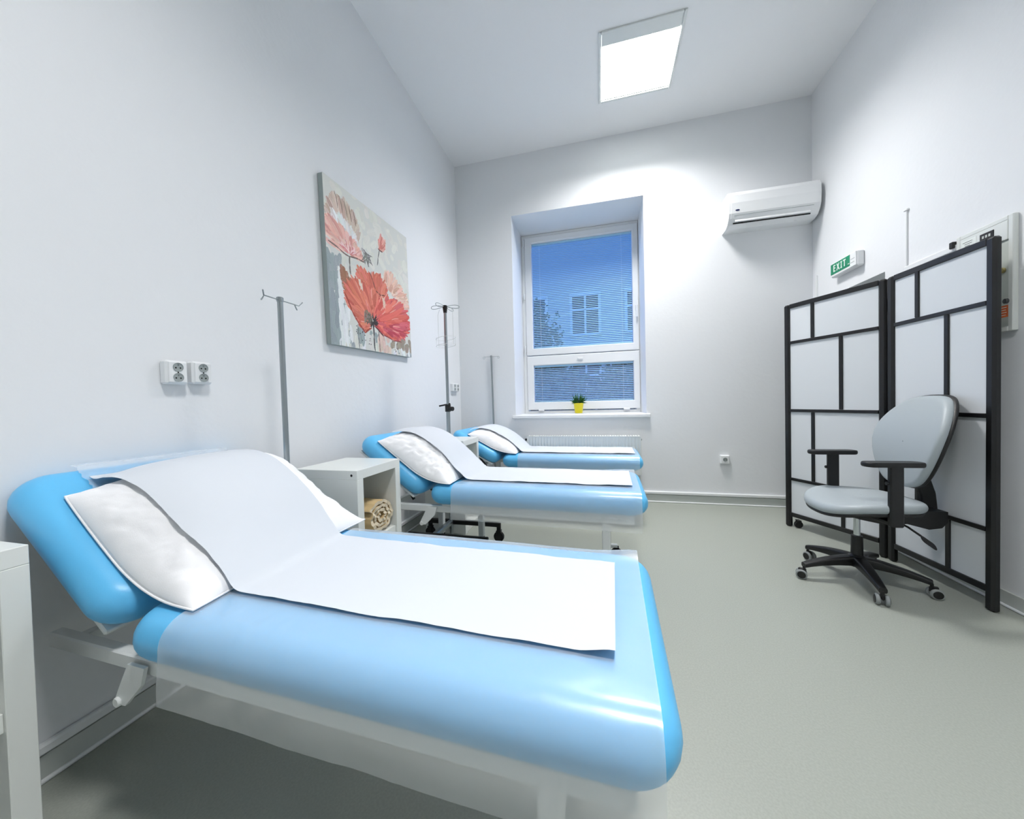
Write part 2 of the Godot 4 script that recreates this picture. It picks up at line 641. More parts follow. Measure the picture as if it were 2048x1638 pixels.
	for i in 150:
		var a := rng.randf() * TAU
		var lean := rng.randf_range(0.05, 1.25)
		var L := rng.randf_range(0.07, 0.15) * (1.0 - 0.22 * lean)
		var d := Vector3(cos(a) * sin(lean), cos(lean), sin(a) * sin(lean))
		var base := Vector3(cos(a) * 0.03 * rng.randf(), 0.104, sin(a) * 0.03 * rng.randf())
		var side := d.cross(Vector3(cos(a + 1.3), 0.2, sin(a + 1.3))).normalized() * 0.0055
		var m1 := base + d * L * 0.55
		var tip := base + d * L + Vector3(0, -0.02 * lean, 0)
		quad(st, base - side * 0.3, m1 - side, m1 + side, base + side * 0.3)
		tri(st, m1 - side, tip, m1 + side)
	var fo := obj("foliage", st, M.leaf_green, p)
	fo.set_meta("kind", "stuff")
	# radiator
	var rd := thing("radiator", "white ribbed panel radiator under the window", "radiator", Vector3(-0.19, 0.28, ZF + 0.06))
	st = ST()
	var ribs := 36
	grid(st, ribs * 6, 6, func(u, v):
		var x: float = (u - 0.5) * 1.15
		var edge: float = minf(v, 1.0 - v)
		var amp := smoothstep(0.0, 0.34, edge) * (1.0 if absf(x) < 0.56 else 0.0)
		return Vector3(x, 0.01 + v * 0.385, 0.052 - 0.010 * amp * (0.5 - 0.5 * cos(u * TAU * ribs))), true)
	obj("front_panel", st, M.white_steel, rd)
	st = ST()
	bx(st, Vector3(0, 0.2, -0.03), Vector3(1.14, 0.37, 0.012), 0.003)
	obj("rear_panel", st, M.white_steel, rd)
	for sx in [-1, 1]:
		st = ST()
		bx(st, Vector3(sx * 0.577, 0.2025, 0.0), Vector3(0.006, 0.385, 0.104), 0.002)
		obj("side_cover", st, M.white_steel, rd)
	st = ST()
	for i in 46:
		bx(st, Vector3(-0.5625 + i * 0.025, 0.398, 0.004), Vector3(0.013, 0.006, 0.094), 0.001)
	for zz in [-0.043, 0.051]:
		bx(st, Vector3(0, 0.398, zz), Vector3(1.15, 0.008, 0.008), 0.001)
	obj("top_grille", st, M.white_steel, rd)
	st = ST()
	cyl(st, Vector3(-0.58, 0.36, 0.02), Vector3(-0.605, 0.36, 0.02), 0.012, 12)
	obj("valve_stub", st, M.black_plastic, rd)
	st = ST()
	cyl(st, Vector3(0.581, 0.365, 0.02), Vector3(0.59, 0.365, 0.02), 0.01, 12)
	obj("vent_plug", st, M.steel, rd)
	for xx in [-0.5, 0.5]:
		st = ST()
		bx(st, Vector3(xx, 0.2, -0.048), Vector3(0.03, 0.34, 0.024), 0.002)
		obj("wall_bracket", st, M.white_steel, rd)
	st = ST()
	tube(st, [Vector3(0.55, 0.02, 0.0), Vector3(0.55, -0.1, 0.0), Vector3(0.55, -0.275, 0.0)], 0.009, 8)
	obj("pipe", st, M.white_steel, rd)

# ------------------------------------------------------------------ lamps
func lamps() -> void:
	for q in [[-3.035, "square ceiling lamp glowing white near the window"], [-0.20, "square ceiling lamp above the foot of the nearest couch"]]:
		var l := thing("ceiling_lamp", q[1], "ceiling lamp", Vector3(0.34, YC, q[0]))
		var st := ST()
		frame_flat(st, 0.29, 0.305, 0.018, 0.012)
		obj("trim_frame", st, M.white_steel, l)
		st = ST()
		for sx in [-1, 1]:
			bx(st, Vector3(sx * 0.283, 0.055, 0), Vector3(0.008, 0.11, 0.59), 0.001)
		bx(st, Vector3(0, 0.055, -0.297), Vector3(0.57, 0.11, 0.008), 0.001)
		bx(st, Vector3(0, 0.055, 0.297), Vector3(0.57, 0.11, 0.008), 0.001)
		obj("housing", st, M.white_steel, l)
		st = ST()
		bx(st, Vector3(0, 0.004, 0.247), Vector3(0.556, 0.016, 0.094), 0.002)
		obj("ballast_cover", st, M.white_steel, l)
		st = ST()
		bx(st, Vector3(0, 0.104, -0.048), Vector3(0.556, 0.012, 0.492), 0.002)
		obj("diffuser", st, M.lamp_glow, l)
		for k in range(1, 6):      # louvre blades across and along the opening
			st = ST()
			bx(st, Vector3(0, 0.028, -0.294 + 0.492 * k / 6.0), Vector3(0.556, 0.048, 0.003), 0.0)
			obj("louvre_blade", st, M.white_steel, l)
		for k in range(1, 6):
			st = ST()
			bx(st, Vector3(-0.278 + 0.556 * k / 6.0, 0.019, -0.048), Vector3(0.003, 0.03, 0.49), 0.0)
			obj("louvre_blade", st, M.white_steel, l)
		var a := AreaLight3D.new()
		a.name = "lamp_light"
		a.area_size = Vector2(0.55, 0.49)
		a.light_energy = 20.0 if q[0] < -2 else 18.0
		a.light_color = Color(1.0, 0.99, 0.985)
		a.area_range = 12.0
		a.area_attenuation = 2.0
		a.shadow_enabled = true
		a.rotation.x = -PI / 2
		a.position = Vector3(0, 0.094, -0.048)
		l.add_child(a)

func frame_flat(st: SurfaceTool, hx: float, hz: float, w: float, t: float) -> void:
	for s in [-1, 1]:
		bx(st, Vector3(s * (hx - w / 2 + 0.012), -t / 2, 0), Vector3(w, t, hz * 2 + 0.024), 0.002)
		bx(st, Vector3(0, -t / 2, s * (hz - w / 2 + 0.012)), Vector3(hx * 2 - w, t, w), 0.002)

# ------------------------------------------------------------------ couches with their bedding
# point and normal of the couch surface: s < 0 on the flat part, s > 0 up the backrest
func prof(s: float, th: float, b := 0.10) -> Array:
	var R := 2 * b / th
	if s <= -b:
		return [Vector2(-LF - s, HB), Vector2(0, 1)]
	var ph := th * minf(1.0, (s + b) / (2 * b))
	var p := Vector2(-LF + b - R * sin(ph), HB + R * (1 - cos(ph)))
	if s > b:
		p += Vector2(-cos(th), sin(th)) * (s - b)
	return [p, Vector2(sin(ph), cos(ph))]

func castor(parent: Node3D, at: Vector3, r: float) -> void:
	var st := ST()
	cyl(st, at + Vector3(0, r, -0.012), at + Vector3(0, r, 0.012), r, 18, 0.004)
	obj("castor_wheel", st, M.rubber, parent)
	st = ST()
	bx(st, at + Vector3(0, r * 1.25, -0.017), Vector3(r * 0.8, r * 1.6, 0.005), 0.001)
	bx(st, at + Vector3(0, r * 1.25, 0.017), Vector3(r * 0.8, r * 1.6, 0.005), 0.001)
	bx(st, at + Vector3(0, r * 2.1, 0), Vector3(r * 0.9, 0.008, 0.04), 0.001)
	obj("castor_fork", st, M.black_plastic, parent)

func couch(at: Vector3, turn: float, th: float, bl: float, label: String) -> Node3D:
	var c := thing("examination_couch", label, "bed", at, turn, "blue examination couches")
	var st := ST()
	pad(st, -LF + 0.002, 0, BW, 0.115, 0.085, 0.055, 0.004, Transform3D(Basis.IDENTITY, Vector3(0, HB, 0)))
	obj("mattress", st, M.blue_vinyl, c)
	st = ST()
	var bt := Transform3D(Basis(Vector3.BACK, -th), Vector3(-LF, HB, 0))
	pad(st, -bl, -0.003, BW, 0.115, 0.085, 0.055, 0.004, bt)
	obj("backrest", st, M.blue_vinyl, c)
	st = ST()
	bx(st, bt * Vector3(-0.26, -0.123, 0), Vector3(0.46, 0.014, 0.58), 0.003, bt.basis)
	obj("backrest_plate", st, M.white_steel, c)
	st = ST()
	bx(st, Vector3(-0.6, HB - 0.122, 0), Vector3(1.08, 0.012, 0.56), 0.003)
	obj("seat_plate", st, M.white_steel, c)
	for s in [-1, 1]:
		st = ST()
		bx(st, Vector3(-0.83, HB - 0.148, s * 0.265), Vector3(1.52, 0.04, 0.03), 0.004)
		obj("side_rail", st, M.white_steel, c)
		st = ST()
		bx(st, Vector3(-0.21, (HB - 0.09) / 2, s * 0.255), Vector3(0.042, HB - 0.19, 0.042), 0.004)
		obj("leg", st, M.white_steel, c)
		castor(c, Vector3(-0.155, 0, s * 0.255), 0.036)
		st = ST()
		bx(st, Vector3(-0.178, 0.085, s * 0.255), Vector3(0.06, 0.02, 0.034), 0.003)
		obj("castor_bracket", st, M.white_steel, c)
		# lever that sets the backrest
		st = ST()
		var xf := Transform3D(Basis.IDENTITY, Vector3(-1.21, HB - 0.165, s * 0.292))
		prism(st, PackedVector2Array([Vector2(-0.015, 0.03), Vector2(0.045, 0.03), Vector2(0.03, -0.015), Vector2(-0.03, -0.075), Vector2(-0.062, -0.078), Vector2(-0.066, -0.062)]), -0.004, 0.004, xf)
		cyl(st, Vector3(-1.265, HB - 0.234, s * 0.292 - 0.01), Vector3(-1.265, HB - 0.234, s * 0.292 + 0.01), 0.012, 12)
		obj("backrest_lever", st, M.white_steel, c)
	for x in [-1.10, -1.42]:               # the head end rests on two legs at the back
		st = ST()
		bx(st, Vector3(x, (HB - 0.14 + 0.075) / 2, -0.255), Vector3(0.04, HB - 0.215, 0.04), 0.004)
		obj("leg", st, M.white_steel, c)
		castor(c, Vector3(x, 0, -0.255), 0.036)
	for q in [[-0.21, 0.30], [-1.04, HB - 0.148], [-1.5, HB - 0.148], [-0.1, HB - 0.148]]:
		st = ST()
		bx(st, Vector3(q[0], q[1], 0), Vector3(0.03, 0.03, 0.5), 0.003)
		obj("cross_bar", st, M.white_steel, c)
	st = ST()
	var top := bt * Vector3(-0.33, -0.13, 0)
	bar(st, top + Vector3(0, 0, 0.12), Vector3(-1.42, HB - 0.148, 0.12), 0.02, 0.012)
	bar(st, top + Vector3(0, 0, -0.12), Vector3(-1.42, HB - 0.148, -0.12), 0.02, 0.012)
	obj("backrest_strut", st, M.black_plastic, c)
	return c

func bedding(at: Vector3, turn: float, th: float, P: Dictionary) -> void:
	var id: int = P.id
	var sc: float = P.sc          # pillow centre along the couch, half sizes, thickness
	var hs: float = P.hs
	var zc: float = P.zc
	var hz: float = P.hz
	var tk: float = P.tk
	var sk: float = P.sk          # pillow skew: one side lies further down
	var height := func(s: float, z: float) -> float:
		var v: float = (z - zc) / hz
		var u: float = (s - sc - sk * v) / hs
		if absf(u) >= 1 or absf(v) >= 1:
			return 0.0
		return tk * pow(1 - pow(absf(u), 2.3), 0.62) * pow(1 - pow(absf(v), 2.6), 0.55)
	# clear film over the mattress
	var f := thing("plastic_sheet", P.film, "plastic sheet", at, turn, "clear plastic mattress sheets")
	var st := ST()
	var hang: float = P.hang
	var hw := BW / 2
	var xa: float = P.film_x0
	var xb := -0.035
	var prev := 0.0
	grid(st, 110, 96, func(u, v):
		var arc := PI / 2 * 0.052
		var flat := hw - 0.052
		var half := flat + arc + 0.035 + hang
		var w: float = (v * 2 - 1) * half
		var a := absf(w)
		var sg := signf(w)
		var x: float = lerpf(xa + 0.05 * clampf((flat - a) / flat, 0, 1), xb, u)
		var y := HB + 0.0025
		var z := a
		var lift: float = 0.0035 * (0.5 + 0.5 * noise.get_noise_3d(x * 3.0 + id * 9, w * 5.0, 1.0)) + 0.006 * smoothstep(0.18, 0.24, a) * maxf(0.0, noise.get_noise_3d(x * 5.0 + w * 4.0 * sg, w * 2.0 - x * 6.0, id * 5.0) - 0.35)
		# long soft folds near the foot end
		lift += P.fold * 0.010 * smoothstep(0.72, 1.0, u) * maxf(0.0, sin(w * 17.0 + x * 9.0 + id)) * smoothstep(0.20, 0.27, a)
		if a > flat:
			var t := (a - flat) / 0.052
			if a < flat + arc:
				z = flat + (0.052 + 0.002 + lift) * sin(t)
				y = HB - 0.052 + (0.052 + 0.0025 + lift) * cos(t)
			else:
				var dn := a - flat - arc
				z = hw + 0.003 + lift + 0.005 * noise.get_noise_3d(x * 3.0, dn * 3.0, id * 3.0 + sg) * smoothstep(0.0, 0.12, dn) + 0.006 * smoothstep(0.0, 0.1, dn)
				y = HB - 0.052 - dn
		else:
			y += lift
		return Vector3(x, y, z * sg))
	obj("film", st, M.clear_film, f)
	if id == 0:                            # a second piece lies over the head end
		st = ST()
		grid(st, 24, 40, func(u, v):
			var s: float = lerpf(0.34, 0.53, u)
			var z: float = lerpf(-0.22, 0.20, v) + 0.02 * noise.get_noise_2d(u * 3.0, 8.0)
			var q := prof(minf(s, 0.498), th, 0.10)
			var lift: float = 0.006 + 0.004 * noise.get_noise_2d(s * 9.0, z * 7.0)
			var over := maxf(0.0, s - 0.498) / 0.05
			var e: Vector2 = q[0] + q[1] * (lift - 0.05 * (1 - cos(over))) + Vector2(-cos(th), sin(th)) * 0.052 * sin(over)
			return Vector3(e.x, e.y, z))
		var f2 := thing("plastic_sheet", "small clear plastic sheet over the head end of the nearest couch", "plastic sheet", at, turn, "clear plastic mattress sheets")
		obj("film", st, M.clear_film, f2)
	# pillow
	var p := thing("pillow", P.pillow, "pillow", at, turn, "white pillows")
	st = ST()
	for side in [1, 0]:
		grid(st, 72, 72, func(a, b):
			var u: float = a * 2 - 1
			var v: float = b * 2 - 1
			u = signf(u) * (1 - pow(1 - absf(u), 1.6))
			v = signf(v) * (1 - pow(1 - absf(v), 1.6))
			var uu: float = u * (1 - 0.035 * (1 - v * v) - 0.05 * u * u * v * v * (1 if u > 0 else 0))
			var vv: float = v * (1 - 0.025 * (1 - u * u) - 0.045 * u * u * v * v * (1 if u > 0 else 0))
			var s: float = sc + uu * hs + sk * vv
			var z: float = zc + vv * hz
			var q := prof(s, th, 0.13)
			var h: float = tk * pow(maxf(0.0, 1 - pow(absf(u), 2.3)), 0.62) * pow(maxf(0.0, 1 - pow(absf(v), 2.6)), 0.55)
			var rim: float = smoothstep(0.30, 0.95, maxf(absf(u), absf(v)))
			var wr: float = minf(0.004, noise.get_noise_3d(u * 2.2 + id * 4.0, v * 2.2, 0.3) * 0.010) + P.crease * rim * 0.007 * noise.get_noise_3d(u * 4.0 + v * 3.0, v * 9.0 - u * 2.0, id * 2.0)
			var o := 0.008 + (h if side == 1 else minf(h * 0.05, 0.01))
			if side == 1 and h > 0.002:
				o += wr * clampf(h / (tk * 0.5), 0, 1)
			var e: Vector2 = q[0] + q[1] * o
			return Vector3(e.x, e.y, z), side == 0)
	obj("pillow_case", st, M.linen, p)
	# the seam that runs round the pillow
	st = ST()
	var loop := []
	for k in 96:
		var t := 4.0 * k / 96
		var e := int(t)
		var g := (t - e) * 2 - 1
		var uv: Vector2 = [Vector2(g, -1), Vector2(1, g), Vector2(-g, 1), Vector2(-1, -g)][e]
		var uu: float = uv.x * (1 - 0.035 * (1 - uv.y * uv.y) - 0.05 * uv.x * uv.x * uv.y * uv.y * (1 if uv.x > 0 else 0))
		var vv: float = uv.y * (1 - 0.025 * (1 - uv.x * uv.x) - 0.045 * uv.x * uv.x * uv.y * uv.y * (1 if uv.x > 0 else 0))
		var q := prof(sc + uu * hs + sk * vv, th, 0.13)
		var pt: Vector2 = q[0] + q[1] * 0.008
		loop.append(Vector3(pt.x, pt.y, zc + vv * hz))
	tube(st, loop, 0.003, 6, true)
	obj("piping", st, M.linen, p)
	# paper strip from the head over the pillow to the foot
	var pp := thing("paper_sheet", P.paper, "paper sheet", at, turn, "paper bed sheets")
	var n := 150
	var s1: float = P.paper_s1
	var s0: float = -(LF + P.paper_x1)
	var nz := 36
	var ds := (s1 - s0) / n
	var pz: float = P.paper_zc
	var pw: float = P.paper_hw
	var H := []
	for j in nz + 1:
		var z: float = pz + pw * (2.0 * j / nz - 1)
		var col := []
		for i in n + 1:
			col.append(height.call(s1 - ds * i, z))
		for i in n:                        # the paper bridges where the pillow drops away
			col[i + 1] = maxf(col[i + 1], col[i] - ds * P.drop)
		for i in range(n - 1, -1, -1):
			col[i] = maxf(col[i], col[i + 1] - ds * 0.8)
		for it in 6:
			var c2 := col.duplicate()
			for i in range(1, n):
				c2[i] = (col[i - 1] + col[i] * 2 + col[i + 1]) / 4
			col = c2
		H.append(col)
	st = ST()
	grid(st, n, nz, func(u, v):
		var i := int(round(u * n))
		var j := int(round(v * nz))
		var s: float = s1 - ds * i
		var z: float = pz + pw * (2.0 * v - 1)
		z += 0.006 * noise.get_noise_2d(s * 2.2 + id * 7, 3.0) + P.paper_yaw * (s + 0.5)
		var q := prof(s, th, 0.13)
		var o: float = H[j][i] * 1.03 + 0.0095 + 0.010 * smoothstep(0.0, 0.03, H[j][i]) + 0.002 * noise.get_noise_2d(s * 4.0, z * 4.0 + id * 3)
		var nearedge: float = smoothstep(0.9, 1.0, absf(2 * v - 1))
		o += 0.003 * nearedge * (0.5 + noise.get_noise_2d(s * 6.0, id * 2.0 + v))
		# the corner at the foot curls
		o += P.curl * smoothstep(0.955, 1.0, u) * smoothstep(0.86, 1.0, v)
		var e: Vector2 = q[0] + q[1] * o
		return Vector3(e.x, e.y, z))
	obj("paper", st, M.paper, pp)

func beds() -> void:
	var B := [
		[Vector3(0.125, 0, -0.825), -2.0, 36.5],
		[Vector3(0.235, 0, -2.125), -1.5, 36.0],
		[Vector3(0.345, 0, -3.315), -1.0, 28.0],
	]
	var words := ["nearest blue examination couch with white frame in the foreground", "middle blue examination couch beside the nightstand with the rolled blanket", "farthest blue examination couch in front of the radiator"]
	var beds_words := ["on the nearest couch", "on the middle couch", "on the farthest couch by the radiator"]
	for i in 3:
		var at: Vector3 = B[i][0]
		var turn := deg_to_rad(B[i][1])
		var th := deg_to_rad(B[i][2])
		couch(at, turn, th, [0.54, 0.52, 0.51][i], words[i])
		var P := {
			"id": i, "sc": [0.13, 0.14, 0.12][i], "hs": [0.295, 0.285, 0.26][i], "zc": [-0.045, 0.0, 0.0][i], "hz": [0.315, 0.30, 0.29][i], "tk": [0.16, 0.17, 0.145][i],
			"sk": [-0.02, 0.0, 0.0][i], "crease": [1.5, 2.8, 1.2][i], "hang": [0.085, 0.10, 0.06][i], "film_x0": -1.06, "fold": [1.0, 0.8, 0.5][i],
			"paper_s1": [0.455, 0.42, 0.40][i], "paper_x1": [-0.10, -0.07, -0.06][i] , "paper_zc": [0.0, -0.02, 0.0][i], "paper_hw": [0.188, 0.20, 0.20][i], "paper_yaw": [0.0, 0.0, 0.0][i],
			"drop": [1.2, 0.75, 0.8][i], "curl": [0.010, 0.0, 0.0][i],
			"film": "clear plastic sheet draped over the mattress " + beds_words[i],
			"pillow": ["large smooth white pillow ", "crumpled white pillow ", "plump white pillow "][i] + beds_words[i],
			"paper": "white paper strip over the pillow and mattress " + beds_words[i],
		}
		bedding(at, turn, th, P)

# ------------------------------------------------------------------ nightstands and the rolled blanket
func nightstands() -> void:
	var spots := [[-1.283, -0.325, "white open nightstand cut off by the left edge of the picture"], [-1.095, -1.5625, "white open nightstand holding a rolled beige blanket"], [-1.06, -2.775, "white open nightstand between the middle and farthest couch"]]
	var t := 0.044
	for q in spots:
		var n := thing("nightstand", q[2], "nightstand", Vector3(q[0], 0, q[1]), 0.0, "white nightstands")
		# front faces +x; 0.35 m wide (z), 0.35 m deep, 0.75 m high
		var st := ST()
		bx(st, Vector3(-0.175, 0.75 - t / 2, 0), Vector3(0.35, t, 0.355), 0.0015)
		obj("top_board", st, M.white_lacquer, n)
		for s in [-1, 1]:
			st = ST()
			bx(st, Vector3(-0.175, (0.75 - t) / 2, s * (0.1775 - t / 2)), Vector3(0.35, 0.75 - t, t), 0.0015)
			obj("side_panel", st, M.white_lacquer, n)
			st = ST()
			cyl(st, Vector3(-0.03, 0.727, s * 0.1774), Vector3(-0.03, 0.727, s * 0.1782), 0.006, 14, 0.0002)
			obj("screw_cap", st, M.ink, n)
		for y in [t / 2, 0.368]:
			st = ST()
			bx(st, Vector3(-0.178, y, 0), Vector3(0.34, t, 0.355 - 2 * t - 0.0005), 0.0015)
			obj("shelf", st, M.white_lacquer, n)
		st = ST()
		bx(st, Vector3(-0.343, 0.375, 0), Vector3(0.006, 0.70, 0.355 - 2 * t - 0.0005), 0.001)
		obj("back_panel", st, M.white_lacquer, n)
	# rolled blanket on the upper shelf of the second nightstand
	var b := thing("rolled_blanket", "beige blanket rolled up inside the white nightstand", "blanket", Vector3(-1.25, 0.3915, -1.588))
	var inner := []
	var outer := []
	var turns := 3.1
	var m := 220
	for k in m + 1:
		var f := float(k) / m
		var a := -f * turns * TAU + 1.2
		var r := lerpf(0.014, 0.088, f)
		var wob := 1.0 + 0.13 * noise.get_noise_2d(cos(a) * 1.4 + f, sin(a) * 1.4) + 0.06 * sin(a * 7.0 + f * 20) * (1 - f)
		var c := Vector2(0, 0.082)
		var e := Vector2(cos(a) * 1.12, sin(a) * 0.92)
		var th := 0.0085
		var pi_ := c + e * (r * wob - th)
		var po := c + e * (r * wob + th)
		pi_.y = maxf(pi_.y, 0.001)
		po.y = maxf(po.y, 0.001)
		inner.append(pi_)
		outer.append(po)
	var st := ST()
	var cross := func(k: int, x: float, a: Array) -> Vector3:
		var w: float = 0.006 * noise.get_noise_3d(x * 9.0, a[k].x * 20, a[k].y * 20)
		return Vector3(x + (0.012 * noise.get_noise_1d(k * 0.11) if x > 0.1 else 0.0), maxf(0.0005, a[k].y + w), clampf(a[k].x + w, -0.125, 0.125))
	st.set_smooth_group(1)
	for k in m:
		for j in 6:
			var x0 := lerpf(-0.15, 0.135, j / 6.0)
			var x1 := lerpf(-0.15, 0.135, (j + 1) / 6.0)
			quad(st, cross.call(k, x0, outer), cross.call(k + 1, x0, outer), cross.call(k + 1, x1, outer), cross.call(k, x1, outer))
			quad(st, cross.call(k, x1, inner), cross.call(k + 1, x1, inner), cross.call(k + 1, x0, inner), cross.call(k, x0, inner))
	obj("blanket", st, M.beige_fleece, b)
	st = ST()
	st.set_smooth_group(1)
	for k in m:
		for x in [-0.15, 0.135]:
			quad(st, cross.call(k, x, outer), cross.call(k + 1, x, outer), cross.call(k + 1, x, inner), cross.call(k, x, inner))
	for x in [-0.15, 0.135]:
		quad(st, cross.call(m, x, outer), cross.call(m, x, inner), cross.call(m, -x - 0.015, inner), cross.call(m, -x - 0.015, outer))
	obj("hem", st, M.beige_fleece_inside, b)

# ------------------------------------------------------------------ folding screen
func folding_screen() -> void:
	var L := Vector3(1.455, 0, -3.27)
	var Mid := Vector3(1.757, 0, -2.705)
	var R := Vector3(1.795, 0, -2.135)
	var s := thing("folding_screen", "black framed folding screen with white translucent panels", "screen", Vector3(1.757, 0, -2.705))
	var top := 1.765
	var rows := [0.10, 0.385, 0.93, 1.465, 1.75]
	for pn in 2:
		var a: Vector3 = (L if pn == 0 else Mid) - s.position
		var b: Vector3 = (Mid if pn == 0 else R) - s.position
		var d := (b - a).normalized()
		var off0 := 0.014 if pn == 0 else 0.026
		var off1 := 0.026 if pn == 0 else 0.014
		var pa := a + d * off0
		var pb := b - d * off1
		var nrm := d.cross(Vector3.UP)
		var bs := Basis(d, Vector3.UP, -nrm)
		# round-edged uprights that reach the floor
		for q in [pa, pb]:
			var st := ST()
			bx(st, q + Vector3(0, top / 2, 0), Vector3(0.042, top, 0.036), 0.010, bs)
			obj("upright", st, M.black_frame, s)
		var len_ := (pb - pa).length()
		for r in rows.size():
			var st := ST()
			var th := 0.032 if r == 0 or r == 4 else 0.022
			bx(st, (pa + pb) / 2 + Vector3(0, rows[r], 0), Vector3(len_ - 0.042, th, 0.024), 0.002, bs)
			obj("rail", st, M.black_frame, s)
		for r in 4:
			var u: float = [0.63, 0.31, 0.615, 0.31][r]
			var y0: float = rows[r]
			var y1: float = rows[r + 1]
			var st := ST()
			bx(st, pa.lerp(pb, u) + Vector3(0, (y0 + y1) / 2, 0), Vector3(0.022, y1 - y0 - 0.024, 0.022), 0.002, bs)
			obj("mullion", st, M.black_frame, s)
			for k in 2:
				var e0 := pa.lerp(pb, 0.0 if k == 0 else u) + d * (0.02 if k == 0 else 0.009)
				var e1 := pa.lerp(pb, u if k == 0 else 1.0) - d * (0.009 if k == 0 else 0.02)
				st = ST()
				bx(st, (e0 + e1) / 2 + Vector3(0, (y0 + y1) / 2, 0), Vector3((e1 - e0).length(), y1 - y0 - 0.016, 0.005), 0.0005, bs)
				obj("infill_panel", st, M.infill, s)
	for q in [0.25, 0.95, 1.6]:
		var st := ST()
		cyl(st, Vector3(0.012, q - 0.04, 0.0), Vector3(0.012, q + 0.04, 0.0), 0.012, 12)
		obj("hinge", st, M.black_frame, s)
	var st := ST()
	cyl(st, R - s.position + Vector3(0.022, 1.46, 0.0), R - s.position + Vector3(0.034, 1.46, 0.004), 0.012, 12)
	obj("hinge_knob", st, M.black_frame, s)
	var w := L - s.position + Vector3(0.05, 0, 0.055)
	castor(s, w, 0.028)

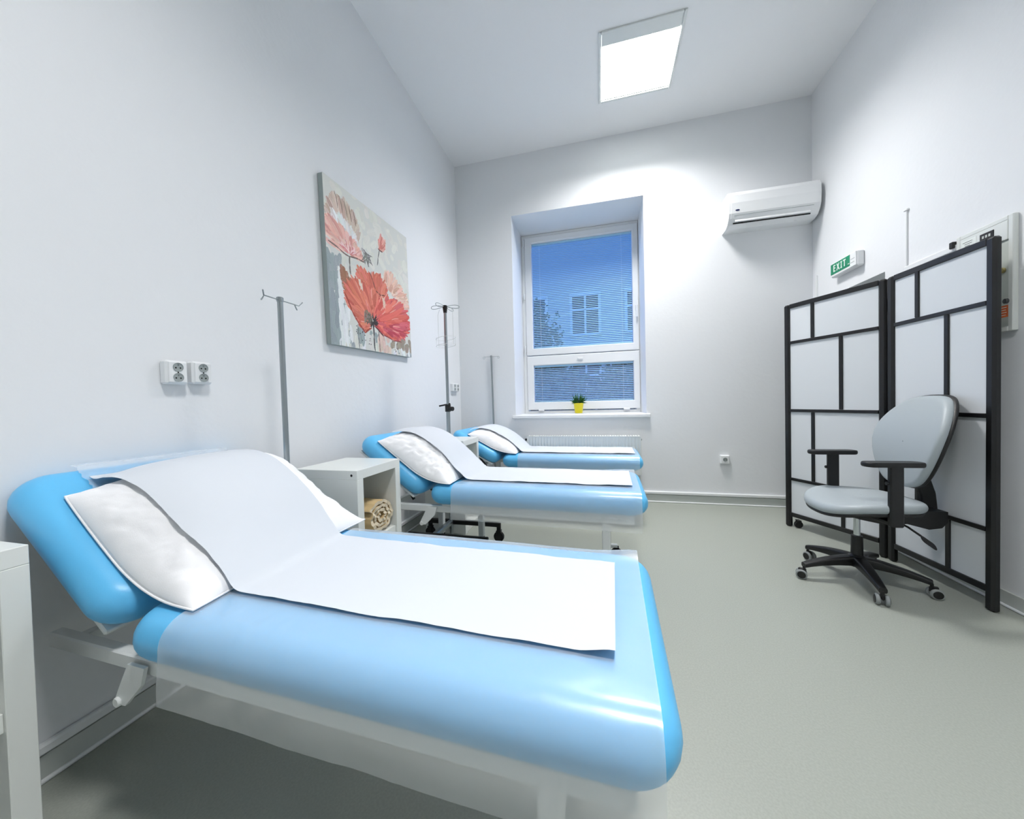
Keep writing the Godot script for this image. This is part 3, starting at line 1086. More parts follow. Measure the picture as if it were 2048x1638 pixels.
# ------------------------------------------------------------------ office chair
func office_chair() -> void:
	# local +x is the way the chair faces
	var face := Vector3(-0.998, 0, 0.05)
	var c := thing("office_chair", "grey upholstered swivel chair with black armrests before the screen", "chair", Vector3(1.385, 0, -2.36), atan2(-face.z, face.x))
	var st: SurfaceTool
	# five-star base; leg angles are given in the room
	for k in 5:
		var a := deg_to_rad(29 + 72 * k) + c.rotation.y
		var d := Vector3(cos(a), 0, sin(a))
		st = ST()
		var sd := d.cross(Vector3.UP).normalized()
		var secs := []
		for i in 7:
			var t := i / 6.0
			var ctr := d * lerpf(0.02, 0.275, t) + Vector3(0, lerpf(0.115, 0.078, t * t), 0)
			var hw := lerpf(0.030, 0.017, t)
			var hh := lerpf(0.026, 0.013, t)
			var ring := []
			for p in round_rect(hw, hh, 0.008, 2):
				ring.append(ctr + sd * p.x + Vector3(0, p.y, 0))
			secs.append(ring)
		rings_mesh(st, secs, true)
		var cap: Array = secs[6]
		for i in range(1, cap.size() - 1):
			tri(st, cap[0], cap[i], cap[i + 1])
		var lg := obj("base_leg", st, M.black_plastic, c)
		var tip := d * 0.272
		var tw := rng.randf_range(0, TAU)
		var ax := Vector3(cos(tw), 0, sin(tw))
		var fw := ax.cross(Vector3.UP)
		st = ST()
		cyl(st, tip + Vector3(0, 0.045, 0), tip + Vector3(0, 0.075, 0), 0.007, 8)
		bx(st, tip + fw * 0.008 + Vector3(0, 0.045, 0), Vector3(0.012, 0.032, 0.036), 0.006, Basis(ax, Vector3.UP, fw))
		obj("castor_body", st, M.black_plastic, c)
		for sg in [-1, 1]:
			st = ST()
			var w0: Vector3 = tip + fw * 0.012 + ax * sg * 0.009 + Vector3(0, 0.027, 0)
			cyl(st, w0, w0 + ax * sg * 0.016, 0.0265, 18, 0.004)
			var wh := obj("castor_wheel", st, M.grey_rubber, c)
			st = ST()
			cyl(st, w0 + ax * sg * 0.0155, w0 + ax * sg * 0.0185, 0.0195, 16, 0.001)
			obj("hub_cap", st, M.black_plastic, wh)
	st = ST()
	lathe(st, [Vector2(0, 0.085), Vector2(0.038, 0.085), Vector2(0.042, 0.1), Vector2(0.042, 0.135), Vector2(0.027, 0.15), Vector2(0.025, 0.255), Vector2(0, 0.255)], 20)
	obj("column", st, M.black_plastic, c)
	st = ST()
	lathe(st, [Vector2(0, 0.25), Vector2(0.0145, 0.25), Vector2(0.0145, 0.40), Vector2(0, 0.40)], 18)
	obj("gas_lift", st, M.chrome, c)
	# tilt mechanism
	st = ST()
	prism(st, PackedVector2Array([Vector2(0.15, 0.432), Vector2(0.13, 0.40), Vector2(0.05, 0.375), Vector2(-0.06, 0.352), Vector2(-0.16, 0.36), Vector2(-0.255, 0.335), Vector2(-0.31, 0.345), Vector2(-0.335, 0.375), Vector2(-0.335, 0.43)]), -0.10, 0.10)
	obj("tilt_mechanism", st, M.black_plastic, c)
	# seat: outline in (x forward, z), built lying down
	var so := []
	for k in 56:
		var a := TAU * k / 56
		var ex := 2.6
		var x := signf(cos(a)) * pow(absf(cos(a)), 2 / ex) * 0.232
		var z := signf(sin(a)) * pow(absf(sin(a)), 2 / ex) * (0.228 if cos(a) > 0 else 0.215)
		so.append(Vector2(x, z))
	var sit := func(p: Vector3) -> Vector3:
		# waterfall front edge, slight dish
		var y := 0.428 + p.z - 0.055 * pow(maxf(0, (p.x - 0.02) / 0.22), 2.2) * 0.75 + 0.012 * pow(absf(p.y) / 0.22, 2.0)
		return Vector3(p.x - 0.02, y, -p.y)
	st = ST()
	slab(st, so, 0.05, 0.09, 0.006, sit)
	obj("seat", st, M.chair_grey, c)
	st = ST()
	var so2 := so.map(func(p): return p * 0.965)
	slab(st, so2, 0.026, 0.08, 0.0, func(p): return sit.call(p) + Vector3(0, -0.018, 0))
	obj("seat_shell", st, M.black_plastic, c)
	# backrest: outline in (width, height), bent and leaned back
	var bo := []
	for k in 64:
		var a := TAU * k / 64
		var ex := 3.1
		var w := signf(cos(a)) * pow(absf(cos(a)), 2 / ex)
		var h := signf(sin(a)) * pow(absf(sin(a)), 2 / ex)
		var hw := 0.205
		if h < 0.2:
			hw = lerpf(0.205, 0.150, smoothstep(0.2, -1.0, h))
		else:
			hw = lerpf(0.205, 0.178, smoothstep(0.2, 1.0, h))
		bo.append(Vector2(w * hw, h * 0.245))
	var lean := func(p: Vector3) -> Vector3:
		# p.x across, p.y up, p.z towards the sitter
		var y := p.y
		var bend: float = -0.03 * pow(maxf(0, y) / 0.245, 2.0) - 0.11 * (y / 0.245) * 0.5 + 0.012 * cos(y * 9.0) + 0.06 * pow(p.x / 0.2, 2.0) * 0.4
		return Vector3(-0.285 + bend + p.z, 0.785 + y, p.x)
	st = ST()
	slab(st, bo, 0.05, 0.10, 0.008, lean)
	obj("backrest", st, M.chair_grey, c)
	st = ST()
	slab(st, bo.map(func(p): return p * 1.02), 0.026, 0.08, 0.0, func(p): return lean.call(Vector3(p.x, p.y, 0.018 - p.z)))
	obj("backrest_shell", st, M.black_plastic, c)
	st = ST()
	var pts := [Vector3(-0.20, 0.385, 0), Vector3(-0.30, 0.385, 0), Vector3(-0.33, 0.42, 0), Vector3(-0.322, 0.50, 0), Vector3(-0.298, 0.58, 0), Vector3(-0.300, 0.68, 0)]
	for i in pts.size() - 1:
		var dd: Vector3 = (pts[i + 1] - pts[i]).normalized() * 0.008
		bar(st, pts[i] - dd, pts[i + 1] + dd, 0.07, 0.03, 0.006, Vector3(0.3, 1, 0))
	obj("backrest_bracket", st, M.black_plastic, c)
	# armrests
	for sg in [-1, 1]:
		st = ST()
		bx(st, Vector3(-0.02, 0.535, sg * 0.222), Vector3(0.06, 0.31, 0.024), 0.006)
		bx(st, Vector3(-0.02, 0.398, sg * 0.13), Vector3(0.06, 0.02, 0.2), 0.004)
		obj("arm_post", st, M.black_plastic, c)
		st = ST()
		var ao := round_rect(0.128, 0.034, 0.03, 6)
		slab(st, ao, 0.024, 0.05, 0.0, func(p): return Vector3(p.x - 0.012, 0.682 + p.z, sg * 0.215 - p.y))
		obj("arm_pad", st, M.black_plastic, c)
		st = ST()
		cyl(st, Vector3(0.012, 0.60, sg * 0.222), Vector3(0.022, 0.60, sg * 0.222), 0.009, 10)
		obj("arm_button", st, M.black_plastic, c)
	# lever with paddle
	st = ST()
	tube(st, [Vector3(-0.10, 0.385, -0.06), Vector3(-0.125, 0.36, -0.15), Vector3(-0.14, 0.335, -0.20)], 0.005, 8)
	slab(st, round_rect(0.042, 0.02, 0.018, 5), 0.009, 0.1, 0.0, func(p): return Vector3(-0.165 - p.x * 0.75, 0.305 - p.x * 0.6 + p.y * 0.75, -0.205 - p.z + p.y * 0.3))
	obj("tilt_lever", st, M.black_plastic, c)

# ------------------------------------------------------------------ things on the walls
func wall_things() -> void:
	var st: SurfaceTool
	# air conditioner: a profile pushed out along x
	var ac := thing("air_conditioner", "white wall-mounted air conditioner in the upper right corner", "air conditioner", Vector3(1.515, 2.60, ZF))
	var prof_ := PackedVector2Array([Vector2(0, 0.0), Vector2(0.10, 0.0), Vector2(0.15, 0.018), Vector2(0.185, 0.06), Vector2(0.200, 0.10), Vector2(0.205, 0.19), Vector2(0.200, 0.26), Vector2(0.18, 0.295), Vector2(0.15, 0.305), Vector2(0, 0.305)])
	var side := Transform3D(Basis(Vector3(0, 0, 1), Vector3.UP, Vector3(-1, 0, 0)), Vector3.ZERO)
	st = ST()
	prism(st, prof_, -0.335, 0.335, side)
	obj("body", st, M.white_plastic, ac)
	for sg in [-1, 1]:
		st = ST()
		var grown := PackedVector2Array()
		for p in prof_:
			grown.append(p * Vector2(0.985, 0.985) + Vector2(0, 0.002))
		prism(st, grown, 0.335 if sg > 0 else -0.352, 0.352 if sg > 0 else -0.335, side)
		obj("end_cap", st, M.white_plastic, ac)
	st = ST()
	bar(st, Vector3(-0.30, 0.052, 0.176), Vector3(0.28, 0.052, 0.176), 0.05, 0.006, 0.001, Vector3(0, 0.45, 0.9))
	obj("air_flap", st, M.white_plastic, ac)
	st = ST()
	bar(st, Vector3(-0.31, 0.028, 0.159), Vector3(0.29, 0.028, 0.159), 0.010, 0.010, 0.001, Vector3(0, -0.6, 0.8))
	obj("air_slot", st, M.dark_hole, ac)
	st = ST()
	bar(st, Vector3(-0.31, 0.083, 0.1955), Vector3(0.30, 0.083, 0.1955), 0.003, 0.003, 0.0005)
	obj("panel_seam", st, M.socket_hollow, ac)
	st = ST()
	lathe(st, [Vector2(0, 0), Vector2(1, 0), Vector2(0.95, 0.05), Vector2(0, 0.05)], 24, Transform3D(Basis(Vector3(0.018, 0, 0), Vector3(0, 0.0, 0.04), Vector3(0, 0.0075, 0.0)), Vector3(-0.285, 0.125, 0.2015)))
	obj("oval_emblem", st, M.logo_blue, ac)
	st = ST()
	bx(st, Vector3(0.2, 0.004, 0.11), Vector3(0.02, 0.008, 0.012), 0.002)
	obj("sensor", st, M.white_plastic, ac)
	# sockets
	socket_pair(Vector3(XL, 1.192, -0.968), 0, "double wall socket, left one of the pair above the nearest couch")
	socket_pair(Vector3(XL, 1.196, -1.054), 0, "double wall socket, right one of the pair above the nearest couch")
	socket_pair(Vector3(XL, 1.225, -3.545), 0, "small double wall socket beside the tall drip stand")
	socket_pair(Vector3(XL, 1.225, -3.63), 0, "small double wall socket nearest the window corner")
	var s := thing("wall_socket", "single white wall socket low on the end wall right of the couches", "socket", Vector3(1.16, 0.446, ZF))
	socket_face(s, Transform3D(Basis.IDENTITY, Vector3.ZERO), 0.084, 0.084, 0.028, [Vector3(0, 0, 0)])
	# emergency exit sign on the right wall; local x runs along the wall towards the camera
	var along := Basis(Vector3.BACK, Vector3.UP, Vector3.LEFT)
	var e := thing("exit_sign", "green EXIT sign in a white housing on the wall", "sign", Vector3(XR, 2.052, -3.292))
	e.basis = along
	st = ST()
	bx(st, Vector3(0, 0, 0.025), Vector3(0.30, 0.112, 0.05), 0.008)
	obj("housing", st, M.white_plastic, e)
	st = ST()
	bx(st, Vector3(-0.032, 0.008, 0.051), Vector3(0.228, 0.083, 0.003), 0.001)
	var plate := obj("sign_plate", st, M.sign_green, e)
	var tm := TextMesh.new()
	tm.text = "EXIT"
	var fnt := SystemFont.new()
	fnt.font_names = PackedStringArray(["Droid Sans"])
	fnt.font_weight = 700
	var spaced := FontVariation.new()
	spaced.base_font = fnt
	spaced.spacing_glyph = 5
	tm.font = spaced
	tm.font_size = 32
	tm.pixel_size = 0.0017
	tm.depth = 0.002
	var lt := put("lettering", tm, M.sign_white, plate)
	lt.position = Vector3(-0.038, 0.008, 0.0535)
	lt.scale = Vector3(1.08, 1.35, 1)
	st = ST()
	bx(st, Vector3(0.067, -0.016, 0.0532), Vector3(0.018, 0.006, 0.002), 0.0005)
	obj("dash_mark", st, M.sign_white, plate)
	st = ST()
	bx(st, Vector3(0.115, 0, 0.052), Vector3(0.064, 0.106, 0.008), 0.004)
	obj("battery_cover", st, M.white_plastic, e)
	for yy in [-0.02, 0.005]:
		st = ST()
		bx(st, Vector3(0.115, yy, 0.0565), Vector3(0.04, 0.003, 0.002), 0.0005)
		obj("vent_slit", st, M.socket_hollow, e)
	# trunking beside the fuse cabinet
	st = ST()
	bx(st, Vector3(XR - 0.012, 1.826, -2.605), Vector3(0.024, 0.034, 0.335), 0.004)
	bx(st, Vector3(XR - 0.005, 2.012, -2.777), Vector3(0.010, 0.36, 0.010), 0.002)
	bx(st, Vector3(XR - 0.007, 2.2, -2.777), Vector3(0.014, 0.014, 0.03), 0.003)
	tag(obj("cable_duct", st, M.white_plastic), "thin white cable duct rising above the folding screen", "cable duct")
	st = ST()
	bx(st, Vector3(XR - 0.02, 1.842, -2.452), Vector3(0.03, 0.035, 0.022), 0.003)
	tag(obj("junction_box", st, M.black_plastic), "tiny black box at the end of the white cable duct", "box")
	st = ST()
	bx(st, Vector3(XR - 0.006, 2.0, -3.72), Vector3(0.012, 0.22, 0.012), 0.002)
	tag(obj("cable_cover", st, M.white_plastic), "short thin white cable cover left of the EXIT sign", "cable duct")
	# fuse cabinet
	var f := thing("fuse_cabinet", "white fuse cabinet on the wall behind the right end of the screen", "cabinet", Vector3(XR, 1.602, -2.303))
	f.basis = along
	st = ST()
	var hw := 0.135
	var hh := 0.272
	for sx in [-1, 1]:
		bx(st, Vector3(sx * (hw - 0.011), 0, 0.011), Vector3(0.022, hh * 2, 0.022), 0.003)
		bx(st, Vector3(0, sx * (hh - 0.011), 0.011), Vector3(hw * 2 - 0.044, 0.022, 0.022), 0.003)
	obj("surround", st, M.white_lacquer, f)
	st = ST()
	bx(st, Vector3(0, 0, 0.008), Vector3(hw * 2 - 0.0445, hh * 2 - 0.0445, 0.016), 0.001)
	var back := obj("front_plate", st, M.cabinet_grey, f)
	st = ST()
	bx(st, Vector3(0, 0.205, 0.019), Vector3(hw * 2 - 0.0445, 0.09, 0.008), 0.002)
	obj("header_plate", st, M.white_lacquer, f)
	st = ST()
	bx(st, Vector3(-0.066, 0.205, 0.0235), Vector3(0.074, 0.066, 0.001), 0.0002)
	var card := obj("notice_card", st, M.sign_white, f)
	st = ST()
	for k in 5:
		bx(st, Vector3(-0.072 + 0.004 * (k % 2), 0.226 - k * 0.010, 0.0242), Vector3(0.05 - 0.012 * (k % 3), 0.0022, 0.0006), 0.0001)
	obj("print", st, M.ink, card)
	st = ST()
	bx(st, Vector3(0.022, 0.214, 0.0240), Vector3(0.064, 0.036, 0.003), 0.0005)
	var dk := obj("black_plate", st, M.ink, f)
	st = ST()
	for k in 3:
		bx(st, Vector3(0.006 + k * 0.015, 0.214, 0.0257), Vector3(0.009, 0.013, 0.0008), 0.0002)
	obj("print", st, M.cabinet_grey, dk)
	st = ST()
	cyl(st, Vector3(0.088, 0.02, 0.016), Vector3(0.088, 0.02, 0.027), 0.013, 16)
	bx(st, Vector3(0.088, 0.02, 0.0275), Vector3(0.003, 0.012, 0.003), 0.0005)
	obj("lock", st, M.brass, f)
	st = ST()
	bx(st, Vector3(0.080, -0.176, 0.0165), Vector3(0.06, 0.056, 0.001), 0.0002)
	var ol := obj("warning_label", st, M.orange_label, f)
	st = ST()
	for k in 4:
		bx(st, Vector3(0.078 + 0.003 * (k % 2), -0.158 - k * 0.012, 0.0172), Vector3(0.05 - 0.012 * (k % 2), 0.003, 0.0005), 0.0001)
	obj("print", st, M.sign_white, ol)

func socket_pair(at: Vector3, _k: int, label: String) -> void:
	var s := thing("wall_socket", label, "socket", at)
	var xf := Transform3D(Basis(Vector3.FORWARD, Vector3.UP, Vector3.RIGHT), Vector3.ZERO)
	socket_face(s, xf, 0.072, 0.088, 0.034, [Vector3(0, 0.019, 0), Vector3(0, -0.019, 0)])

# local: x across, y up, z out of the wall
func socket_face(s: Node3D, xf: Transform3D, w: float, h: float, d: float, holes: Array) -> void:
	var st := ST()
	bx(st, xf * Vector3(0, 0, d / 2), Vector3(w, h, d), 0.006, xf.basis)
	obj("housing", st, M.white_plastic, s)
	st = ST()
	bx(st, xf * Vector3(0, 0, d + 0.002), Vector3(w * 0.82, h * 0.86, 0.005), 0.002, xf.basis)
	obj("cover_plate", st, M.white_plastic, s)
	var r := 0.0165 if holes.size() > 1 else 0.02
	var turn := Basis(Vector3.RIGHT, PI / 2)
	for q in holes:
		st = ST()
		# dished insert with a raised rim
		lathe(st, [Vector2(0, 0.0005), Vector2(r * 0.86, 0.0005), Vector2(r * 0.94, 0.003), Vector2(r, 0.003), Vector2(r, 0)], 24, xf * Transform3D(turn, q + Vector3(0, 0, d + 0.0045)))
		var ins := obj("socket_insert", st, M.socket_hollow, s)
		st = ST()
		for sx in [-1, 1]:
			cyl(st, xf * (q + Vector3(sx * r * 0.45, -r * 0.15, d + 0.0045)), xf * (q + Vector3(sx * r * 0.45, -r * 0.15, d + 0.0056)), r * 0.17, 10, 0.0001)
		obj("pin_hole", st, M.dark_hole, ins)
		st = ST()
		cyl(st, xf * (q + Vector3(0, r * 0.5, d + 0.0045)), xf * (q + Vector3(0, r * 0.5, d + 0.012)), r * 0.14, 10, 0.0005)
		obj("earth_pin", st, M.steel, ins)
	if holes.size() > 1:
		st = ST()
		cyl(st, xf * Vector3(0, 0, d + 0.0045), xf * Vector3(0, 0, d + 0.0055), 0.0025, 10, 0.0001)
		obj("screw", st, M.dark_hole, s)

# ------------------------------------------------------------------ drip stands
func drip_stands() -> void:
	var st: SurfaceTool
	var Q := [
		[Vector3(-1.352, 0, -1.262), Vector3(-1.352, 1.528, -1.252), 0.0115, "thin steel drip pole rising behind the nearest couch"],
		[Vector3(-1.143, 0, -2.512), Vector3(-1.146, 1.80, -2.512), 0.0115, "tall steel drip pole with black clamp and wire basket"],
		[Vector3(-1.155, 0, -3.768), Vector3(-1.175, 1.572, -3.768), 0.010, "steel drip pole with a cross bar at the window corner"],
	]
	for i in 3:
		var q: Array = Q[i]
		var d := thing("drip_stand", q[3], "drip stand", q[0], 0.0, "steel drip poles")
		var tp: Vector3 = q[1] - q[0]
		st = ST()
		tube(st, [Vector3(0, 0.02, 0), tp * 0.5, tp], q[2], 12)
		obj("pole", st, M.steel, d)
		if i == 1:
			st = ST()
			tube(st, [Vector3(0, 0.02, 0), tp * 0.58], q[2] * 1.35, 12)
			obj("lower_tube", st, M.steel, d)
		st = ST()
		cyl(st, Vector3.ZERO, Vector3(0, 0.03, 0), 0.018, 14)
		obj("rubber_foot", st, M.rubber, d)
		st = ST()
		bx(st, Vector3(0, 0.432, 0.02), Vector3(0.03, 0.03, 0.05), 0.003)
		obj("rail_clamp", st, M.white_steel, d)
		var hooks := []
		if i == 0:
			hooks = [Vector3(0, 0, 1), Vector3(0, 0, -1)]
		elif i == 1:
			hooks = [Vector3(1, 0, -0.25), Vector3(-1, 0, 0.15), Vector3(0.2, 0, -1), Vector3(-0.25, 0, 1)]
		else:
			hooks = [Vector3(1, 0, 0), Vector3(-1, 0, 0)]
		var k := 0
		for h in hooks:
			h = h.normalized()
			st = ST()
			var L: float = [0.075, 0.085, 0.085][i]
			if i == 1:
				# long loops of bent wire
				var pts := []
				for j in 25:
					var a := TAU * j / 24
					var rad := 0.5 - 0.5 * cos(a)
					pts.append(tp + h * (0.012 + L * rad * 1.15) + Vector3(0, 0.018 * sin(a) * (0.3 + 0.7 * rad) - 0.006 * rad, 0))
				tube(st, pts, 0.0022, 6)
			elif i == 0:
				var e: Vector3 = tp + h * L
				tube(st, [tp + Vector3(0, -0.006, 0), e + Vector3(0, -0.006, 0), e + h * 0.008 + Vector3(0, -0.02, 0), e + h * 0.014 + Vector3(0, -0.028, 0)], 0.0028, 6)
				tube(st, [e + Vector3(0, -0.006, 0), e + h * 0.012 + Vector3(0.012, -0.010, 0), e + h * 0.024 + Vector3(0.022, 0.008, 0)], 0.0026, 6)
			else:
				var e: Vector3 = tp + h * L
				var pts := [tp + Vector3(0, -0.006, 0), e + Vector3(0, -0.006, 0)]
				for j in 10:
					var a := PI / 2 - TAU * (j + 1) / 11.0
					pts.append(e + h * (cos(a) * 0.011) + Vector3(0, -0.017 + sin(a) * 0.011, 0))
				tube(st, pts, 0.002, 6)
			obj("hook", st, M.steel, d)
			k += 1
		if i == 1:
			for zz in [0.0, 0.30]:
				st = ST()
				bx(st, Vector3(0.1, 0.13, zz), Vector3(0.60, 0.036, 0.03), 0.006)
				obj("base_bar", st, M.black_plastic, d)
				for xx in [-0.18, 0.385]:
					st = ST()
					bx(st, Vector3(xx, 0.1, zz), Vector3(0.03, 0.05, 0.026), 0.004)
					obj("castor_stem", st, M.black_plastic, d)
					castor(d, Vector3(xx, 0, zz), 0.04)
			st = ST()
			bx(st, Vector3(0.0, 0.13, 0.15), Vector3(0.04, 0.034, 0.28), 0.006)
			obj("base_bar", st, M.steel, d)
			st = ST()
			lathe(st, [Vector2(0, -0.05), Vector2(0.013, -0.05), Vector2(0.018, -0.012), Vector2(0.018, 0.004), Vector2(0.014, 0.008), Vector2(0, 0.008)], 14, Transform3D(Basis.IDENTITY, tp))
			obj("top_cap", st, M.black_plastic, d)
			st = ST()
			cyl(st, tp * 0.574 - Vector3(0, 0.045, 0), tp * 0.574 + Vector3(0, 0.012, 0), 0.022, 14)
			cyl(st, tp * 0.572 + Vector3(0.01, -0.018, 0.01), tp * 0.572 + Vector3(0.052, -0.02, 0.02), 0.017, 12)
			bar(st, tp * 0.574 + Vector3(0.02, 0.016, 0), tp * 0.574 + Vector3(-0.068, 0.0, 0.012), 0.012, 0.012)
			obj("height_clamp", st, M.black_plastic, d)
		else:
			st = ST()
			cyl(st, tp - Vector3(0, 0.014, 0), tp + Vector3(0, 0.006, 0), q[2] * 1.2, 12)
			obj("top_cap", st, M.steel, d)
	# wire basket for bottles hanging from the tall pole
	var b := thing("wire_basket", "white wire bottle basket hanging on the tall drip pole", "basket", Vector3(-1.146, 1.50, -2.512))
	for y in [0.0, 0.055]:
		st = ST()
		var pts := []
		for j in 28:
			var a := TAU * j / 28
			pts.append(Vector3(cos(a) * 0.075, y + 0.01 * cos(a), sin(a) * 0.075))
		tube(st, pts, 0.0016, 6, true)
		obj("ring", st, M.white_steel, b)
	for j in 6:
		var a := TAU * j / 6 + 0.3
		st = ST()
		var v := Vector3(cos(a) * 0.075, 0, sin(a) * 0.075)
		if j % 3 == 0:
			tube(st, [Vector3(0, 0.002, 0), v, v + Vector3(0, 0.245, 0), Vector3(v.x * 0.75, 0.285, v.z * 0.75)], 0.0015, 6)
		else:
			tube(st, [Vector3(0, 0.002, 0), v, v + Vector3(0, 0.056, 0)], 0.0014, 6)
		obj("wire", st, M.white_steel, b)

# ------------------------------------------------------------------ the painted canvas
var art: Image
var art_h: Image
const AW := 560
const AH := 620

func stroke(p0: Vector2, p1: Vector2, w: float, col: Color, vary := 0.06, a := 0.9, dry := 0.15) -> void:
	var A := p0 * Vector2(AW, AH)
	var B := p1 * Vector2(AW, AH)
	var wd := w * AW
	var L := A.distance_to(B)
	var n := int(L * 1.3) + 2
	var m := int(wd * 1.4) + 2
	var d := (B - A).normalized()
	if L < 0.5:
		d = Vector2.RIGHT
	var s := Vector2(-d.y, d.x)
	var bend := rng.randf_range(-0.06, 0.06) * L
	var tint := []
	for j in m + 1:
		tint.append(Vector2(rng.randf_range(-vary, vary), rng.randf()))
	for i in n + 1:
		var t := float(i) / n
		var c := A.lerp(B, t) + s * bend * 4 * t * (1 - t)
		var taper := minf(1.0, 0.45 + 2.5 * t) * minf(1.0, 0.3 + 3.0 * (1 - t))
		for j in m + 1:
			var q: float = float(j) / m - 0.5
			if tint[j].y < dry * (0.3 + 1.4 * t):
				continue
			var p: Vector2 = c + s * q * wd * taper
			var x := int(p.x)
			var y := int(p.y)
			if x < 0 or y < 0 or x >= AW or y >= AH:
				continue
			var k: float = tint[j].x
			var cc := Color(col.r + k, col.g + k, col.b + k)
			art.set_pixel(x, y, art.get_pixel(x, y).lerp(cc, a))
			var hgt: float = 0.5 + k * 4.0 + 0.25 * absf(q)
			art_h.set_pixel(x, y, Color(hgt, hgt, hgt))

func j2(c: Vector2, r: float) -> Vector2:
	return c + Vector2(rng.randf_range(-r, r), rng.randf_range(-r, r))

func vary_col(c: Color, k: float) -> Color:
	var d := rng.randf_range(-k, k)
	return Color(c.r + d, c.g + d * 0.9 + rng.randf_range(-k, k) * 0.4, c.b + d * 0.9)

# petals: strokes from the heart of the flower out to an edge curve
func fan(heart: Vector2, edge: Array, cols: Array, n: int, w: float, inner := 0.12) -> void:
	for i in n:
		var t := rng.randf() * (edge.size() - 1)
		var e: Vector2 = edge[int(t)].lerp(edge[min(int(t) + 1, edge.size() - 1)], t - int(t))
		var f := rng.randf_range(inner, 0.7)
		var g := rng.randf_range(f + 0.2, 1.0)
		stroke(heart.lerp(e, f), j2(heart.lerp(e, minf(g, 1.0)), 0.012), w * rng.randf_range(0.5, 1.2), vary_col(cols[rng.randi() % cols.size()], 0.05), 0.05)

func line(pts: Array, w: float, col: Color) -> void:
	for i in pts.size() - 1:
		stroke(pts[i], pts[i + 1], w, col, 0.04, 0.9, 0.08)

